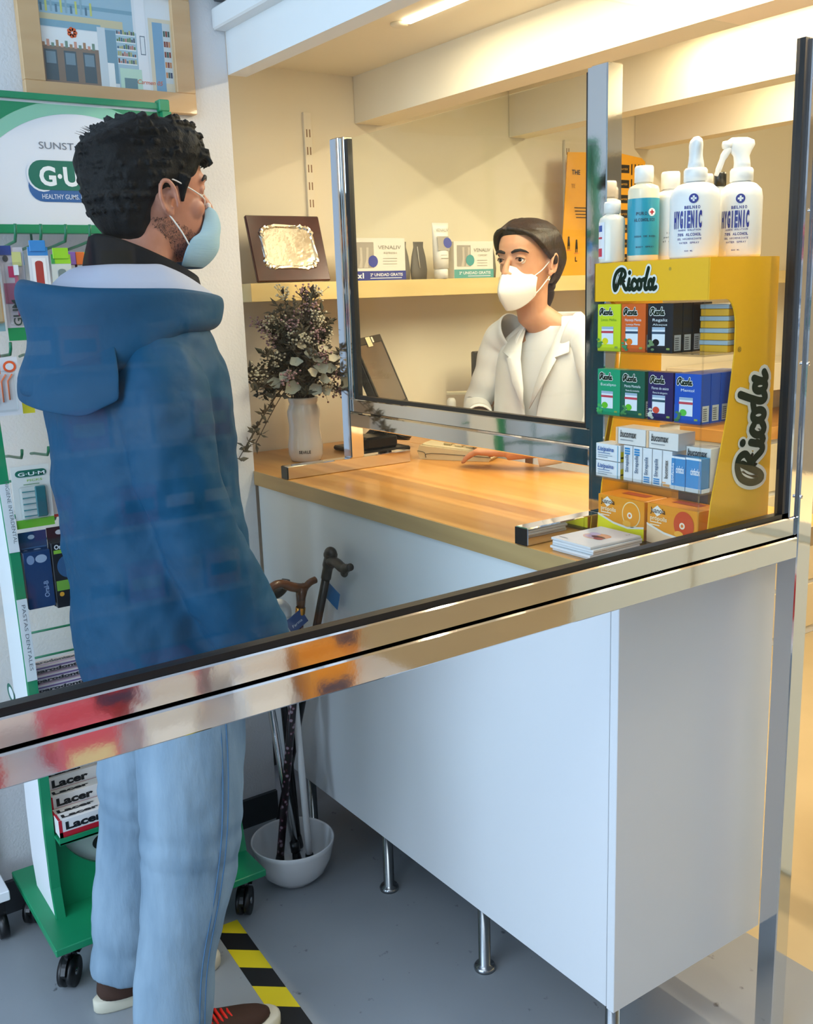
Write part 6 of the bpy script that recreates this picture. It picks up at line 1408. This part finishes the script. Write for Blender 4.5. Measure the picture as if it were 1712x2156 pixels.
# ---- stack of leaflet pads at the corner
random.seed(12)
for i in range(5):
    t = thing('magazine', ['bottom', 'second from bottom', 'middle', 'second from top', 'topmost'][i]+(' white magazine' if i < 4 else ' magazine with a printed face')+' in the pile at the worktop corner', 'magazine', (1.205+random.uniform(-.003, .003), .079+random.uniform(-.003, .003), H+.0002+.0048*i), random.uniform(-.03, .03), 'magazines piled at the worktop corner')
    k = MB(); k.box((-.050, -.062, 0), (.050, .062, .0044), P(['d6d8dc', 'dfe2e6'][i % 2], .5), bev=.0008)
    k.build('pages', t)
    if i == 4:
        FT = FR((-.050, -.062, .0046), (1, 0, 0), (0, 1, 0)); k = MB(); k.rect(FT, .001, .001, .099, .123, 0, P('e6e4ea', .3))
        for cx, cy, rx, ry, c_ in ((.05, .062, .026, .020, 'd8b0a8'), (.056, .070, .020, .014, 'e0a080'), (.044, .058, .016, .010, 'b8a0c8'), (.058, .060, .016, .007, '5a3038'), (.036, .074, .012, .008, 'c8b8dc'), (.066, .052, .010, .007, 'a84a50')): k.disc(FT, cx, cy, rx, ry, .0001+.00005*len(k.f), P(c_, .3), 20)
        k.text(FT, '2', .078, .106, .008, .0008, P('2a2a3a'), shear=.3); k.rect(FT, .008, .012, .03, .014, .0008, P('8a8a9a')); k.build('cover_print', t)

# ============================================================ DISPENSARY BEHIND (right edge)
k = MB(); CRB = mat('cream_cabinet_laminate', 'ddd0ae', .45)
wc = thing('storage_cabinet', 'tall cream storage cabinet behind the counter at the right picture edge', 'cabinet', (1.75, 1.05, 0))
MB().box((-.58, -.15, 0.0), (.80, .35, .90), CRB, bev=.002).build('carcass', wc)
MB().box((-.60, -.17, .90), (.82, .36, .935), CRB, bev=.002).build('top_board', wc)
for i in range(3): MB().box((-.575+.455*i, -.166, .02), (-.13+.455*i, -.151, .88), CRB, bev=.002).build('door', wc)
MB().box((-.585, -.19, .70), (-.40, -.152, .74), P('b9b29a', .5)).build('door_ledge', wc)
dc = thing('drawer_cabinet', 'white drawer cabinet with a wooden top against the far alcove wall', 'cabinet', (-.10, 2.6, 0))
MB().box((-.19, -.6, 0), (.16, .9, .88), WHITE_LAM, bev=.002).build('carcass', dc); MB().box((-.195, -.61, .88), (.18, .91, .93), BEECH, bev=.002).build('top_board', dc)
for i in range(4):
    d_ = MB().box((.161, -.59, .04+.21*i), (.172, .89, .23+.21*i), CRB, bev=.002).build('drawer', dc); MB().box((.172, .1, .12+.21*i), (.185, .25, .135+.21*i), STEEL, bev=.002).build('handle', d_)
hc = MB().box((-.29, 2.0, 1.05), (-.05, 3.4, 1.16), CREAM, bev=.002); hc.build('paper_tray', label='long cream tray unit on the far alcove wall', cat='tray')

# ============================================================ SALES ROOM BEHIND THE CAMERA (seen in chrome and glass)
rk = thing('product_rack', 'white product rack on the sales room side, mirrored in the chrome', 'shelving', (4.30, -1.0, 0))
MB().box((.14, -2.2, 0), (.16, 1.6, 2.1), WHITE_LAM).build('back_panel', rk)
for z in (.30, .62, .94, 1.26, 1.58, 1.90): MB().box((-.14, -2.2, z-.02), (.14, 1.6, z), WHITE_LAM).build('shelf_board', rk)
for y in (-2.22, -.95, .32, 1.60): MB().box((-.14, y, 0), (.16, y+.02, 2.1), WHITE_LAM).build('upright_panel', rk)
random.seed(77)
pc = ['c8302c', 'e0902c', 'e6e2da', 'd8d4cc', '3a62a0', 'e6e2da', '4a9a70', 'b8c4d0', 'd85a6a', 'f0e8d8', '2f4a72']
protos = []
for c_ in pc:
    t = thing('product_box', 'boxed product on the rack behind the camera', 'box', (0, 0, 0), 0, 'boxed products on the sales rack'); MB().box((-.04, -.075, 0), (.04, .075, .15), P(c_, .4), bev=.002).build('box', t)
    MB().box((-.0408, -.06, .05), (-.0402, .06, .10), P(random.choice(['f2f0ea', '2a3a5a', 'e8d8a0']), .4)).build('label', t); protos.append(t)
i = 0
for z in (.30, .62, .94, 1.26, 1.58):
    y = -2.08
    while y < 1.5:
        if random.random() < .82 and not (-2.1 < y+.0 < -2.1):
            if min(abs(y-v) for v in (-2.21, -.94, .33, 1.61)) > .09:
                loc = (4.22, -1.0+y, z+.0005)
                if i < len(protos): protos[i].location = loc
                else: copy_tree(protos[random.randrange(len(protos))], loc=loc)
                i += 1
        y += .17

pt = thing('promotion_table', 'low white table with boxed products behind the camera, mirrored in the rail', 'table', (3.12, -.15, 0))
MB().box((-.28, -.75, .22), (.28, .75, .25), WHITE_LAM, bev=.002).build('table_top', pt)
for x, y in ((-.25, -.72), (-.25, .69), (.22, -.72), (.22, .69)): MB().box((x, y, 0), (x+.03, y+.03, .22), STEEL).build('leg', pt)
random.seed(5)
j = 0
for x in (2.93, 3.10, 3.28):
    y = -.80
    while y < .50:
        copy_tree(protos[[2, 9, 0, 3, 1, 2, 3, 8, 5][(j*5+int(x*10)) % 9]], loc=(x, y, .2502), label='boxed product on the low table behind the camera', group='boxed products on the low table'); j += 1
        y += random.choice((.19, .22, .30))
